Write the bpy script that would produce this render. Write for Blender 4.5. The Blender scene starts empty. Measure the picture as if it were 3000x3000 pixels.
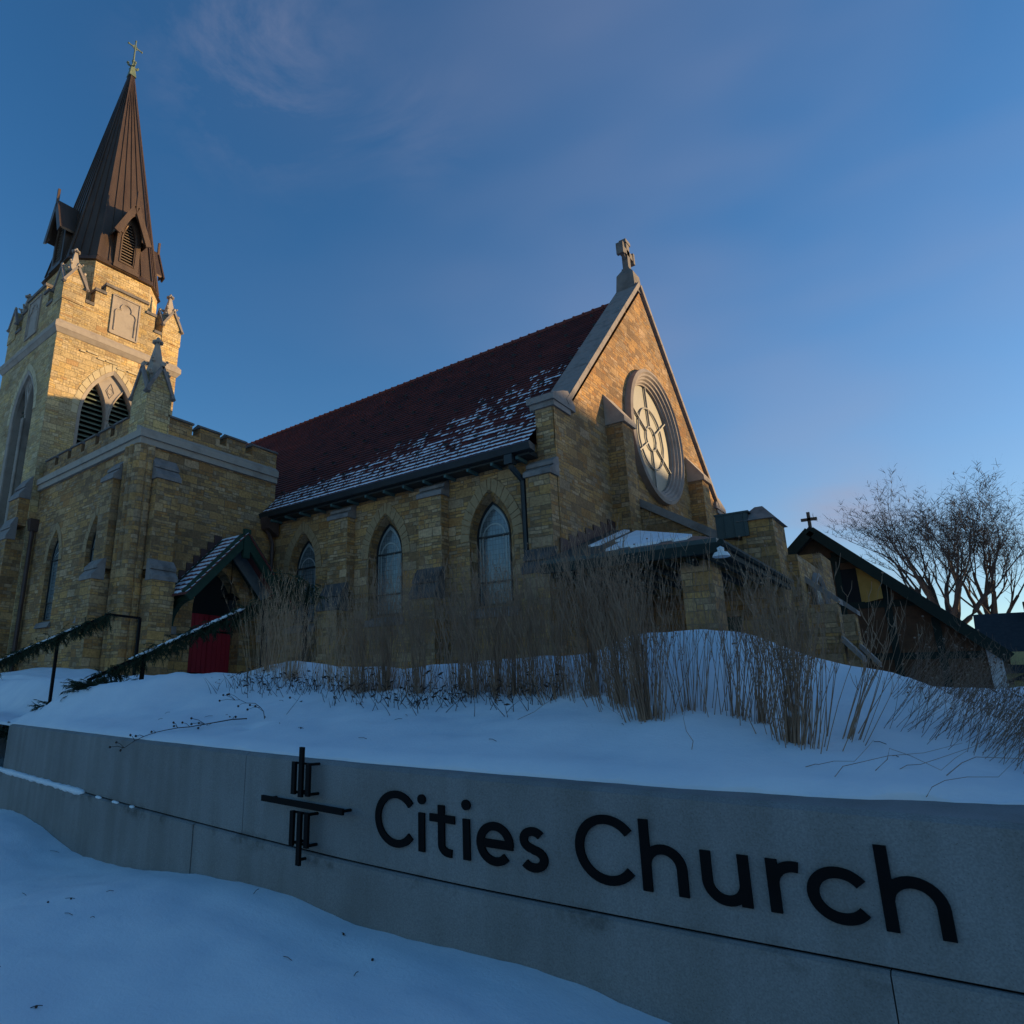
import bpy, bmesh, math, random
from mathutils import Vector, Matrix, noise
from mathutils.geometry import tessellate_polygon
C = bpy.context.scene
COL = C.collection
R = math.radians
# ------------------------------------------------------------------ camera, sky, sun, exposure
# the camera eye is the world origin; +X runs along the nave towards its gable, +Y away across the nave
def make_camera():
    f, px, py, yaw, pitch, roll = 1960.258, 1066.848, 1508.859, 0.755891, 0.266807, 0.016308
    F = Vector((-math.sin(yaw)*math.cos(pitch), math.cos(yaw)*math.cos(pitch), math.sin(pitch)))
    r = Vector((math.cos(yaw), math.sin(yaw), 0)); u = r.cross(F)
    r2 = r*math.cos(roll)+u*math.sin(roll); u2 = -r*math.sin(roll)+u*math.cos(roll)
    cam = bpy.data.cameras.new('camera'); o = bpy.data.objects.new('camera', cam); COL.objects.link(o)
    m = Matrix((r2, u2, -F)).transposed().to_4x4(); o.matrix_world = m
    cam.sensor_fit = 'HORIZONTAL'; cam.sensor_width = 36; cam.lens = f/3000*36
    cam.shift_x = .5-px/3000; cam.shift_y = py/3000-.5
    cam.clip_start = .05; cam.clip_end = 3000
    C.camera = o
make_camera()
SUN_AZ = Vector((.69, .724)).normalized()      # horizontal direction towards the sun
SUN_EL = R(8.6)
sd = Vector((SUN_AZ.x*math.cos(SUN_EL), SUN_AZ.y*math.cos(SUN_EL), math.sin(SUN_EL)))
sl = bpy.data.lights.new('sun', 'SUN'); so = bpy.data.objects.new('sun', sl); COL.objects.link(so)
so.rotation_euler = (-sd).to_track_quat('-Z', 'Y').to_euler(); so.location = (30, 30, 30)
sl.energy = 4.7; sl.angle = R(.5); sl.color = (1, .70, .35)
W = bpy.data.worlds.new('World'); C.world = W; W.use_nodes = True
C.view_settings.view_transform = 'Standard'; C.view_settings.look = 'None'
C.view_settings.exposure = .5; C.view_settings.gamma = 1

def nd(nt, typ, **kw):
    n = nt.nodes.new(typ)
    for k, v in kw.items():
        if k.startswith('i_'):
            key = k[2:]
            key = int(key) if key.isdigit() else key.replace('_', ' ')
            n.inputs[key].default_value = v
        else: setattr(n, k, v)
    return n
def lk(nt, a, b): nt.links.new(a, b)
def mth(nt, op, a, b=None, c=None, clamp=False):
    n = nt.nodes.new('ShaderNodeMath'); n.operation = op; n.use_clamp = clamp
    for i, v in enumerate((a, b, c)):
        if v is None: continue
        if isinstance(v, (int, float)): n.inputs[i].default_value = v
        else: nt.links.new(v, n.inputs[i])
    return n.outputs[0]
def mixc(nt, fac, a, b, blend='MIX'):
    n = nt.nodes.new('ShaderNodeMix'); n.data_type = 'RGBA'; n.blend_type = blend
    for s, v in ((n.inputs[0], fac), (n.inputs[6], a), (n.inputs[7], b)):
        if isinstance(v, (int, float)): s.default_value = v
        elif isinstance(v, tuple): s.default_value = (*v, 1) if len(v) == 3 else v
        else: nt.links.new(v, s)
    return n.outputs[2]
def ramp(nt, fac, stops, mode='LINEAR'):
    n = nt.nodes.new('ShaderNodeValToRGB'); e = n.color_ramp; e.interpolation = mode
    while len(e.elements) < len(stops): e.elements.new(.5)
    for el, (p, c) in zip(e.elements, stops):
        el.position = p; el.color = (*c, 1) if len(c) == 3 else c
    nt.links.new(fac, n.inputs[0]); return n.outputs[0]

def build_world():
    nt = W.node_tree; nt.nodes.clear()
    out = nd(nt, 'ShaderNodeOutputWorld'); bg = nd(nt, 'ShaderNodeBackground'); lk(nt, bg.outputs[0], out.inputs[0])
    sky = nd(nt, 'ShaderNodeTexSky'); sky.sky_type = 'NISHITA'; sky.sun_disc = False
    sky.sun_elevation = SUN_EL; sky.sun_rotation = math.atan2(SUN_AZ.x, SUN_AZ.y)
    sky.air_density = 1.0; sky.dust_density = .5; sky.ozone_density = 3.0; sky.altitude = 100
    # thin clouds: noise on the view direction inside a few soft regions of the sky
    tc = nd(nt, 'ShaderNodeTexCoord')
    mp = nd(nt, 'ShaderNodeMapping'); mp.inputs['Scale'].default_value = (1.2, 1.2, 3.2); lk(nt, tc.outputs['Generated'], mp.inputs[0])
    n1 = nd(nt, 'ShaderNodeTexNoise', i_Scale=3.2, i_Detail=9., i_Roughness=.62, i_Distortion=.5); lk(nt, mp.outputs[0], n1.inputs[0])
    n2 = nd(nt, 'ShaderNodeTexNoise', i_Scale=1.3, i_Detail=3., i_Roughness=.5); lk(nt, mp.outputs[0], n2.inputs[0])
    def spot(d, width):
        v = Vector(d).normalized()
        dp = nt.nodes.new('ShaderNodeVectorMath'); dp.operation = 'DOT_PRODUCT'; lk(nt, tc.outputs['Generated'], dp.inputs[0]); dp.inputs[1].default_value = v
        k = mth(nt, 'SUBTRACT', 1., dp.outputs['Value'])
        return mth(nt, 'POWER', 2.718, mth(nt, 'MULTIPLY', k, -1./(width*width)))
    wisp = spot(CLOUD_A, .075); wisp2 = spot(CLOUD_B, .05); wisp3 = spot(CLOUD_C, .045)
    m1 = nd(nt, 'ShaderNodeMapRange', i_1=.42, i_2=.66, i_3=0., i_4=1.); lk(nt, n1.outputs[0], m1.inputs[0])
    m2 = nd(nt, 'ShaderNodeMapRange', i_1=.40, i_2=.72, i_3=0., i_4=1.); lk(nt, n2.outputs[0], m2.inputs[0])
    a = mth(nt, 'MULTIPLY', wisp, m1.outputs[0]); b = mth(nt, 'MULTIPLY', wisp2, m1.outputs[0]); c3 = mth(nt, 'MULTIPLY', wisp3, mth(nt,'ADD',m1.outputs[0],.25))
    haze = mth(nt, 'MULTIPLY', spot(CLOUD_D, .36), m2.outputs[0])
    cov = mth(nt, 'ADD', mth(nt, 'MULTIPLY', a, .42), mth(nt, 'MULTIPLY', b, .12))
    cov = mth(nt, 'ADD', cov, mth(nt, 'MULTIPLY', c3, .6))
    cov = mth(nt, 'ADD', cov, mth(nt, 'MULTIPLY', haze, .42), clamp=True)
    hsv = nd(nt, 'ShaderNodeHueSaturation', i_Hue=.503, i_Saturation=1.18, i_Value=1); lk(nt, sky.outputs[0], hsv.inputs['Color'])
    colr = mixc(nt, cov, hsv.outputs[0], (1.72, 1.70, 2.2))
    lk(nt, colr, bg.inputs[0]); bg.inputs[1].default_value = .15
CLOUD_A = (-.535, .37, .76); CLOUD_B = (-.435, .555, .71); CLOUD_C = (-.100, .972, .205); CLOUD_D = (-.03, .84, .52)
build_world()

# ------------------------------------------------------------------ mesh helpers
S = 1.1   # metres per building unit (building shapes below are written in these units, from the camera's foot of the eye)
class MB:
    def __init__(s): s.v = []; s.f = []; s.uv = {}
    def face(s, pts, uv=None):
        b = len(s.v); s.v += [tuple(p) for p in pts]; s.f.append(tuple(range(b, b+len(pts))))
        if uv: s.uv[len(s.f)-1] = uv
        return s
    def box(s, x0, x1, y0, y1, z0, z1):
        b = len(s.v)
        s.v += [(x, y, z) for z in (z0, z1) for y in (y0, y1) for x in (x0, x1)]
        for q in ((0,2,3,1),(4,5,7,6),(0,1,5,4),(2,6,7,3),(0,4,6,2),(1,3,7,5)): s.f.append(tuple(b+i for i in q))
        return s
    def hexa(s, p):   # eight corners: bottom loop of four, then top loop of four
        b = len(s.v); s.v += [tuple(q) for q in p]
        for q in ((3,2,1,0),(4,5,6,7),(0,1,5,4),(1,2,6,5),(2,3,7,6),(3,0,4,7)): s.f.append(tuple(b+i for i in q))
        return s
    def prism(s, pts, d):   # closed outline of 3D points pushed along the vector d
        n = len(pts); b = len(s.v); d = Vector(d)
        s.v += [tuple(p) for p in pts] + [tuple(Vector(p)+d) for p in pts]
        s.f.append(tuple(b+i for i in reversed(range(n)))); s.f.append(tuple(b+n+i for i in range(n)))
        for i in range(n): j = (i+1) % n; s.f.append((b+i, b+j, b+n+j, b+n+i))
        return s
    def bar(s, a, b_, w, h, up=(0,0,1)):
        a = Vector(a); b_ = Vector(b_); t = (b_-a).normalized(); up = Vector(up)
        if abs(t.dot(up)) > .98: up = Vector((1, 0, 0))
        sd_ = t.cross(up).normalized()*w/2; u = sd_.cross(t).normalized()*h/2
        return s.hexa([a-sd_-u, a+sd_-u, b_+sd_-u, b_-sd_-u, a-sd_+u, a+sd_+u, b_+sd_+u, b_-sd_+u])
    def tube(s, pts, rad, n=6, cap=True):
        pts = [Vector(p) for p in pts]; m = len(pts)
        if not hasattr(rad, '__len__'): rad = [rad]*m
        b = len(s.v); ref = Vector((.31, .17, .93)).normalized()
        for i, p in enumerate(pts):
            t = (pts[min(i+1, m-1)]-pts[max(i-1, 0)]).normalized()
            if abs(t.dot(ref)) > .95: ref2 = Vector((1, 0, 0))
            else: ref2 = ref
            a = t.cross(ref2).normalized(); c = t.cross(a)
            for k in range(n):
                an = 2*math.pi*k/n; s.v.append(tuple(p+(a*math.cos(an)+c*math.sin(an))*rad[i]))
        for i in range(m-1):
            for k in range(n):
                k2 = (k+1) % n; s.f.append((b+i*n+k, b+i*n+k2, b+(i+1)*n+k2, b+(i+1)*n+k))
        if cap and n > 2:
            s.f.append(tuple(b+k for k in reversed(range(n)))); s.f.append(tuple(b+(m-1)*n+k for k in range(n)))
        return s
    def blob(s, c, r, seed=0, sub=1, sq=(1,1,1)):
        bm = bmesh.new(); bmesh.ops.create_icosphere(bm, subdivisions=sub, radius=1); b = len(s.v)
        for v in bm.verts:
            k = 1+.25*noise.noise(v.co*1.7+Vector((seed*3.1, seed, 0)))
            s.v.append((c[0]+v.co.x*r*k*sq[0], c[1]+v.co.y*r*k*sq[1], c[2]+v.co.z*r*k*sq[2]))
        for f in bm.faces: s.f.append(tuple(b+v.index for v in f.verts))
        bm.free(); return s
    def sheet(s, outer, holes, mp, depth=None):
        """flat wall face: outline with openings; mp maps (u, z, inward depth) to a point; openings get reveals if depth"""
        loops = [outer]+holes
        tris = tessellate_polygon([[Vector((p[0], p[1], 0)) for p in l] for l in loops])
        flat = [p for l in loops for p in l]; b = len(s.v)
        s.v += [tuple(mp(p[0], p[1], 0)) for p in flat]
        for t in tris: s.f.append(tuple(b+i for i in t))
        if depth:
            for h in holes:
                for i in range(len(h)):
                    p, q = h[i], h[(i+1) % len(h)]
                    s.face([mp(p[0], p[1], 0), mp(q[0], q[1], 0), mp(q[0], q[1], depth), mp(p[0], p[1], depth)])
        return s
    def loft(s, A, B):  # band between two closed loops of equal length
        for i in range(len(A)):
            j = (i+1) % len(A); s.face([A[i], A[j], B[j], B[i]])
        return s
    def merge(s, o):
        b = len(s.v); s.v += o.v; s.f += [tuple(b+i for i in f) for f in o.f]; return s
    def build(s, name, mat, parent=None, scale=1., smooth=False, normals=True):
        me = bpy.data.meshes.new(name)
        off = Vector(parent.matrix_world.translation) if parent is not None else Vector((0, 0, 0))
        off = ORG.get(parent.name, Vector((0,0,0))) if parent is not None else Vector((0,0,0))
        me.from_pydata([(Vector(v)*scale-off) for v in s.v], [], s.f)
        if s.uv:
            ul = me.uv_layers.new(name='UVMap')
            for fi, uvs in s.uv.items():
                for li, uv in zip(me.polygons[fi].loop_indices, uvs): ul.data[li].uv = uv
        if normals:
            bm = bmesh.new(); bm.from_mesh(me); bmesh.ops.recalc_face_normals(bm, faces=bm.faces); bm.to_mesh(me); bm.free()
        me.materials.append(mat)
        if smooth:
            for p in me.polygons: p.use_smooth = True
        o = bpy.data.objects.new(name, me); COL.objects.link(o)
        if parent is not None: o.parent = parent
        ORG[o.name] = off.copy()
        return o
ORG = {}
def thing(name, loc, label, cat, group=None):
    o = bpy.data.objects.new(name, None); COL.objects.link(o); o.location = loc; o.empty_display_size = .2
    ORG[o.name] = Vector(loc); tag(o, label, cat, group); return o
def tag(o, label=None, cat=None, group=None, kind=None):
    if label: o['label'] = label
    if cat: o['category'] = cat
    if group: o['group'] = group
    if kind: o['kind'] = kind
    return o
def rebase(o, base):   # give a single-mesh thing its origin at its base
    base = Vector(base)
    o.data.transform(Matrix.Translation(-base)); o.location = base; ORG[o.name] = base.copy(); return o

# ------------------------------------------------------------------ materials
MATS = {}
def mat(name, col, rough=.8, metal=0., spec=.5):
    if name in MATS: return MATS[name]
    m = bpy.data.materials.new(name); m.use_nodes = True; nt = m.node_tree
    b = nt.nodes['Principled BSDF']; b.inputs['Base Color'].default_value = (*col, 1)
    b.inputs['Roughness'].default_value = rough; b.inputs['Metallic'].default_value = metal
    b.inputs['Specular IOR Level'].default_value = spec
    MATS[name] = m; return m
def noisy(name, c1, c2, scale=3., rough=.8, bump=.2, bscale=30., metal=0., detail=6., c3=None, bdist=.01, spec=.4, stretch=(1,1,1)):
    m = mat(name, c1, rough, metal, spec); nt = m.node_tree; b = nt.nodes['Principled BSDF']
    tc = nd(nt, 'ShaderNodeTexCoord'); mp = nd(nt, 'ShaderNodeMapping'); mp.inputs['Scale'].default_value = stretch
    lk(nt, tc.outputs['Object'], mp.inputs[0])
    n = nd(nt, 'ShaderNodeTexNoise', i_Scale=scale, i_Detail=detail, i_Roughness=.6); lk(nt, mp.outputs[0], n.inputs[0])
    stops = [(.32, c1), (.68, c2)] if c3 is None else [(.3, c1), (.52, c2), (.72, c3)]
    lk(nt, ramp(nt, n.outputs[0], stops), b.inputs['Base Color'])
    n2 = nd(nt, 'ShaderNodeTexNoise', i_Scale=bscale, i_Detail=4., i_Roughness=.6); lk(nt, mp.outputs[0], n2.inputs[0])
    bp = nd(nt, 'ShaderNodeBump', i_Strength=bump, i_Distance=bdist); lk(nt, n2.outputs[0], bp.inputs['Height']); lk(nt, bp.outputs[0], b.inputs['Normal'])
    return m
def wall_uv(nt):
    """2D wall coordinate (along the wall, height) from object coordinates and the face's normal"""
    tc = nd(nt, 'ShaderNodeTexCoord'); ge = nd(nt, 'ShaderNodeNewGeometry')
    sx = nd(nt, 'ShaderNodeSeparateXYZ'); lk(nt, tc.outputs['Object'], sx.inputs[0])
    sn = nd(nt, 'ShaderNodeSeparateXYZ'); lk(nt, ge.outputs['True Normal'], sn.inputs[0])
    useY = mth(nt, 'GREATER_THAN', mth(nt, 'ABSOLUTE', sn.outputs[0]), mth(nt, 'ABSOLUTE', sn.outputs[1]))
    u = mth(nt, 'ADD', mth(nt, 'MULTIPLY', sx.outputs[0], mth(nt, 'SUBTRACT', 1., useY)), mth(nt, 'MULTIPLY', mth(nt,'ADD',sx.outputs[1],3.37), useY))
    top = mth(nt, 'GREATER_THAN', mth(nt, 'ABSOLUTE', sn.outputs[2]), .8)
    v = mth(nt, 'ADD', sx.outputs[2], mth(nt, 'MULTIPLY', sx.outputs[1], top))
    cb = nd(nt, 'ShaderNodeCombineXYZ'); lk(nt, u, cb.inputs[0]); lk(nt, v, cb.inputs[1])
    return cb.outputs[0], tc, v
def stone(name, w=.54, h=.25, stops=None, mortar=(.17, .13, .085), relief=.022, tint=(1.0, .775, .665)):
    m = mat(name, (.4, .33, .2), .9, spec=.25); nt = m.node_tree; b = nt.nodes['Principled BSDF']
    uv, tc, zz = wall_uv(nt)
    wn = nd(nt, 'ShaderNodeTexNoise', i_Scale=2.6, i_Detail=4., i_Roughness=.65); lk(nt, tc.outputs['Object'], wn.inputs[0])
    ad = nt.nodes.new('ShaderNodeVectorMath'); ad.operation = 'MULTIPLY_ADD'; lk(nt, wn.outputs['Color'], ad.inputs[0]); ad.inputs[1].default_value = (.13, .075, 0); lk(nt, uv, ad.inputs[2])
    def brick(bw, bh, off, sq, sqf, mort):
        n = nd(nt, 'ShaderNodeTexBrick', i_Scale=1., i_Mortar_Size=mort, i_Mortar_Smooth=.7, i_Bias=0., i_Brick_Width=bw, i_Row_Height=bh)
        n.offset = off; n.offset_frequency = 2; n.squash = sq; n.squash_frequency = sqf
        n.inputs['Color1'].default_value = (0, 0, 0, 1); n.inputs['Color2'].default_value = (1, 1, 1, 1); n.inputs['Mortar'].default_value = (.5, .5, .5, 1)
        lk(nt, ad.outputs[0], n.inputs['Vector']); return n.outputs['Color'], n.outputs['Fac']
    cA, fA = brick(w, h, .5, 1., 2, .009)
    cB, fB = brick(w/2, h/2, .5, 1., 2, .008)
    cC, fC = brick(w*.667, h/3, .5, 1., 2, .007)
    # a coarse cell is left whole or split into smaller stones at random
    ga = nd(nt, 'ShaderNodeSeparateColor'); lk(nt, cA, ga.inputs[0])
    s1 = mth(nt, 'GREATER_THAN', ga.outputs[0], .30); s2 = mth(nt, 'GREATER_THAN', ga.outputs[0], .68)
    col = mixc(nt, s2, mixc(nt, s1, cA, cB), cC)
    gc = nd(nt, 'ShaderNodeSeparateColor'); lk(nt, col, gc.inputs[0])
    fac = nd(nt, 'ShaderNodeMix'); fac.data_type = 'FLOAT'; lk(nt, s1, fac.inputs[0]); lk(nt, fA, fac.inputs[2]); lk(nt, mth(nt,'MAXIMUM',fB,fA), fac.inputs[3])
    fac2 = nd(nt, 'ShaderNodeMix'); fac2.data_type = 'FLOAT'; lk(nt, s2, fac2.inputs[0]); lk(nt, fac.outputs[0], fac2.inputs[2]); lk(nt, mth(nt,'MAXIMUM',fC,fA), fac2.inputs[3])
    mort = fac2.outputs[0]
    stops = stops or [(0., (.28, .215, .125)), (.16, (.42, .31, .15)), (.34, (.46, .37, .21)), (.52, (.37, .32, .22)), (.66, (.50, .36, .155)), (.82, (.38, .25, .11)), (.93, (.52, .44, .29))]
    rnd = mth(nt, 'FRACT', mth(nt, 'MULTIPLY', gc.outputs[0], 7.31))
    cr = ramp(nt, rnd, stops, 'CONSTANT')
    n3 = nd(nt, 'ShaderNodeTexNoise', i_Scale=.55, i_Detail=5.); lk(nt, tc.outputs['Object'], n3.inputs[0])
    n4 = nd(nt, 'ShaderNodeTexNoise', i_Scale=14., i_Detail=7., i_Roughness=.65); lk(nt, tc.outputs['Object'], n4.inputs[0])
    g4 = ramp(nt, n4.outputs[0], [(.3, (.62, .60, .58)), (.7, (1.26, 1.25, 1.2))])
    cr = mixc(nt, 1., cr, g4, 'MULTIPLY')
    g3 = ramp(nt, n3.outputs[0], [(.33, (.66, .66, .69)), (.52, (.95, .94, .94)), (.7, (1.16, 1.12, 1.04))])
    cr = mixc(nt, 1., cr, g3, 'MULTIPLY')
    cr = mixc(nt, 1., cr, tint, 'MULTIPLY')
    cr = mixc(nt, mort, cr, mortar)
    lk(nt, cr, b.inputs['Base Color'])
    hgt = mth(nt, 'ADD', mth(nt, 'MULTIPLY', mth(nt, 'SUBTRACT', 1., mort), 1.0), mth(nt, 'MULTIPLY', n4.outputs[0], .9))
    hgt = mth(nt, 'ADD', hgt, mth(nt, 'MULTIPLY', gc.outputs[0], .5))
    bp = nd(nt, 'ShaderNodeBump', i_Strength=.8, i_Distance=relief); lk(nt, hgt, bp.inputs['Height']); lk(nt, bp.outputs[0], b.inputs['Normal'])
    return m
M_STONE = stone('tan_ashlar')
M_TSTONE = stone('golden_tower_ashlar', w=.50, h=.24, mortar=(.22, .17, .10), tint=(1.10, .97, .81), stops=[(0., (.40, .32, .20)), (.10, (.50, .42, .26)), (.34, (.56, .47, .30)), (.56, (.47, .41, .29)), (.70, (.55, .43, .22)), (.86, (.45, .32, .18)), (.93, (.58, .51, .37))])
M_VOUS = noisy('arch_stone', (.24, .15, .075), (.36, .235, .12), 5.2, .9, .6, 25., c3=(.30, .19, .095), bdist=.02)
M_TRIM = noisy('carved_limestone', (.26, .21, .17), (.37, .305, .245), 1.6, .85, .3, 40., c3=(.31, .255, .205))
M_TRIMD = noisy('weathered_limestone', (.13, .11, .10), (.24, .205, .185), 2.2, .85, .4, 30., c3=(.18, .155, .14))
M_CAPD = noisy('blackened_coping', (.045, .04, .038), (.11, .10, .095), 2.5, .85, .4, 30.)
M_CAP = noisy('dark_weathered_coping', (.10, .085, .075), (.20, .17, .15), 2.5, .85, .4, 30.)
M_COPPER = noisy('brown_oxidised_copper', (.080, .048, .031), (.118, .074, .048), 1.2, .45, .12, 8., metal=.5, c3=(.065, .041, .028), stretch=(1, 1, .25))
M_VERDI = noisy('green_copper', (.09, .13, .09), (.16, .19, .12), 4., .6, .2, 20.)
M_DARKMETAL = noisy('dark_gutter_metal', (.012, .016, .018), (.022, .028, .030), 3., .5, .1, 20.)
M_LOUVRE = noisy('green_louvre_paint', (.10, .125, .085), (.14, .165, .115), 4., .6, .1, 20.)
M_LOUVREB = noisy('brown_louvre', (.16, .11, .07), (.20, .14, .09), 4., .6, .1, 20.)
M_DARK = mat('dark_interior', (.008, .008, .009), .95)
M_GREEN = noisy('dark_green_timber', (.007, .030, .018), (.012, .042, .025), 5., .6, .15, 20.)
M_GREENMETAL = noisy('patina_sheet_metal', (.018, .036, .038), (.030, .052, .052), 2., .5, .1, 12.)
M_RED = noisy('red_door_paint', (.24, .009, .019), (.31, .014, .026), 4., .5, .1, 12.)
M_PIPE = noisy('rusty_downspout', (.055, .030, .024), (.085, .05, .04), 3., .55, .1, 20.)
M_BLACK = noisy('black_painted_steel', (.0025, .0025, .003), (.004, .004, .005), 8., .7, .1, 60., spec=.1)
M_PLASTER = noisy('cream_panel', (.21, .19, .145), (.27, .245, .185), .8, .5, .05, 6., stretch=(1, 1, .5))
M_STEEL = noisy('grey_muntin', (.28, .26, .22), (.36, .33, .28), 3., .6, .1, 20.)
M_LAMP = mat('white_lamp_shell', (.6, .62, .62), .4)
M_LEAD = noisy('weathered_flashing', (.05, .022, .018), (.075, .035, .03), 4., .6, .2, 20.)
M_BARK = noisy('dark_bark', (.045, .030, .024), (.085, .058, .045), 1.5, .95, .5, 14.)
M_WHITE = noisy('white_trim_paint', (.5, .5, .5), (.6, .6, .6), 4., .6, .05, 20.)

def snow_mat(name='snow', bump=.25):
    m = mat(name, (.82, .84, .88), .75, spec=.2); nt = m.node_tree; b = nt.nodes['Principled BSDF']
    tc = nd(nt, 'ShaderNodeTexCoord')
    n1 = nd(nt, 'ShaderNodeTexNoise', i_Scale=1.6, i_Detail=8., i_Roughness=.6); lk(nt, tc.outputs['Object'], n1.inputs[0])
    n2 = nd(nt, 'ShaderNodeTexNoise', i_Scale=45., i_Detail=4., i_Roughness=.7); lk(nt, tc.outputs['Object'], n2.inputs[0])
    lk(nt, ramp(nt, n1.outputs[0], [(.3, (.66, .69, .74)), (.7, (.78, .79, .81))]), b.inputs['Base Color'])
    h = mth(nt, 'ADD', mth(nt, 'MULTIPLY', n1.outputs[0], 1.), mth(nt, 'MULTIPLY', n2.outputs[0], .22))
    bp = nd(nt, 'ShaderNodeBump', i_Strength=bump, i_Distance=.12); lk(nt, h, bp.inputs['Height']); lk(nt, bp.outputs[0], b.inputs['Normal'])
    return m
M_SNOW = snow_mat()
def glass_mat():
    m = mat('leaded_glass', (.05, .07, .085), .18, spec=.7); nt = m.node_tree; b = nt.nodes['Principled BSDF']
    uv, tc, z = wall_uv(nt)
    br = nd(nt, 'ShaderNodeTexBrick', i_Scale=1., i_Mortar_Size=.006, i_Brick_Width=.09, i_Row_Height=.13, i_Bias=0.)
    br.offset = 0.; br.inputs['Color1'].default_value = (.09, .115, .125, 1); br.inputs['Color2'].default_value = (.14, .17, .175, 1); br.inputs['Mortar'].default_value = (.03, .035, .035, 1)
    lk(nt, uv, br.inputs[0]); lk(nt, br.outputs['Color'], b.inputs['Base Color'])
    n = nd(nt, 'ShaderNodeTexNoise', i_Scale=5., i_Detail=3.); lk(nt, tc.outputs['Object'], n.inputs[0])
    bp = nd(nt, 'ShaderNodeBump', i_Strength=.12, i_Distance=.02); lk(nt, n.outputs[0], bp.inputs['Height']); lk(nt, bp.outputs[0], b.inputs['Normal'])
    return m
M_GLASS = glass_mat()
M_GLASSLINE = noisy('pale_glass_border', (.24, .27, .26), (.31, .34, .32), 6., .35, .1, 20.)
def tile_mat(name, row, red, dark, snow_fn, gap=.36):
    """clay tiles by UV (u along the eave, v up the slope, metres); snow lies in streaks on each course"""
    m = mat(name, red, .8, spec=.25); nt = m.node_tree; b = nt.nodes['Principled BSDF']
    uv = nd(nt, 'ShaderNodeUVMap'); s = nd(nt, 'ShaderNodeSeparateXYZ'); lk(nt, uv.outputs[0], s.inputs[0])
    br = nd(nt, 'ShaderNodeTexBrick', i_Scale=1., i_Mortar_Size=.0, i_Brick_Width=.31, i_Row_Height=row, i_Bias=0.)
    br.inputs['Color1'].default_value = (*red, 1); br.inputs['Color2'].default_value = (*dark, 1); br.inputs['Mortar'].default_value = (dark[0]*.3, dark[1]*.3, dark[2]*.3, 1)
    lk(nt, uv.outputs[0], br.inputs[0])
    tn = nd(nt, 'ShaderNodeTexNoise', i_Scale=.5, i_Detail=4.); lk(nt, uv.outputs[0], tn.inputs[0])
    base = mixc(nt, 1., br.outputs[0], ramp(nt, tn.outputs[0], [(.35, (.75, .75, .78)), (.65, (1.15, 1.1, 1.05))]), 'MULTIPLY')
    fr = mth(nt, 'FRACT', mth(nt, 'DIVIDE', s.outputs[1], row)); fl = mth(nt, 'FLOOR', mth(nt, 'DIVIDE', s.outputs[1], row))
    cb = nd(nt, 'ShaderNodeCombineXYZ'); lk(nt, mth(nt, 'MULTIPLY', s.outputs[0], .8), cb.inputs[0]); lk(nt, mth(nt, 'MULTIPLY', fl, .43), cb.inputs[1])
    n = nd(nt, 'ShaderNodeTexNoise', i_Scale=1.5, i_Detail=7., i_Roughness=.78); lk(nt, cb.outputs[0], n.inputs[0])
    n5 = nd(nt, 'ShaderNodeTexNoise', i_Scale=9., i_Detail=3., i_Roughness=.6); lk(nt, cb.outputs[0], n5.inputs[0])
    lev = mth(nt, 'ADD', snow_fn(nt, s.outputs[0], s.outputs[1]), mth(nt, 'MULTIPLY', mth(nt, 'SUBTRACT', n5.outputs[0], .5), .48))
    k = mth(nt, 'GREATER_THAN', mth(nt, 'ADD', n.outputs[0], lev), .62)
    inrow = mth(nt, 'GREATER_THAN', fr, mth(nt, 'ADD', gap+.08, mth(nt, 'MULTIPLY', mth(nt, 'SUBTRACT', n5.outputs[0], .5), -1.5)))
    mk = mth(nt, 'MULTIPLY', k, inrow)
    lk(nt, mixc(nt, mk, base, (.80, .83, .87)), b.inputs['Base Color'])
    return m
ROW = .235
def nave_snow(nt, u, v):
    # streaks thicken towards the eave and towards the gable end
    a = nd(nt, 'ShaderNodeMapRange', i_1=-17.5, i_2=-8., i_3=0., i_4=1.); lk(nt, u, a.inputs[0])
    vm = mth(nt, 'ADD', 1.35, mth(nt, 'MULTIPLY', mth(nt, 'POWER', a.outputs[0], 2.2), 5.2))
    q = mth(nt, 'DIVIDE', mth(nt, 'SUBTRACT', vm, v), vm)
    near = mth(nt, 'MULTIPLY', mth(nt, 'SUBTRACT', 1.0, mth(nt, 'MULTIPLY', v, .62), clamp=True), .20)
    q2 = mth(nt, 'MAXIMUM', mth(nt, 'MINIMUM', mth(nt, 'MULTIPLY', q, .34), .12), -.3)
    return mth(nt, 'ADD', mth(nt,'SUBTRACT', q2, .02), near)
M_ROOF = tile_mat('red_clay_tile', ROW, (.115, .024, .018), (.060, .016, .014), nave_snow)
M_PORCHROOF = tile_mat('snowy_porch_tile', .17, (.20, .055, .045), (.13, .04, .035), lambda nt, u, v: mth(nt, 'ADD', .36, 0.), .14)
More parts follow.
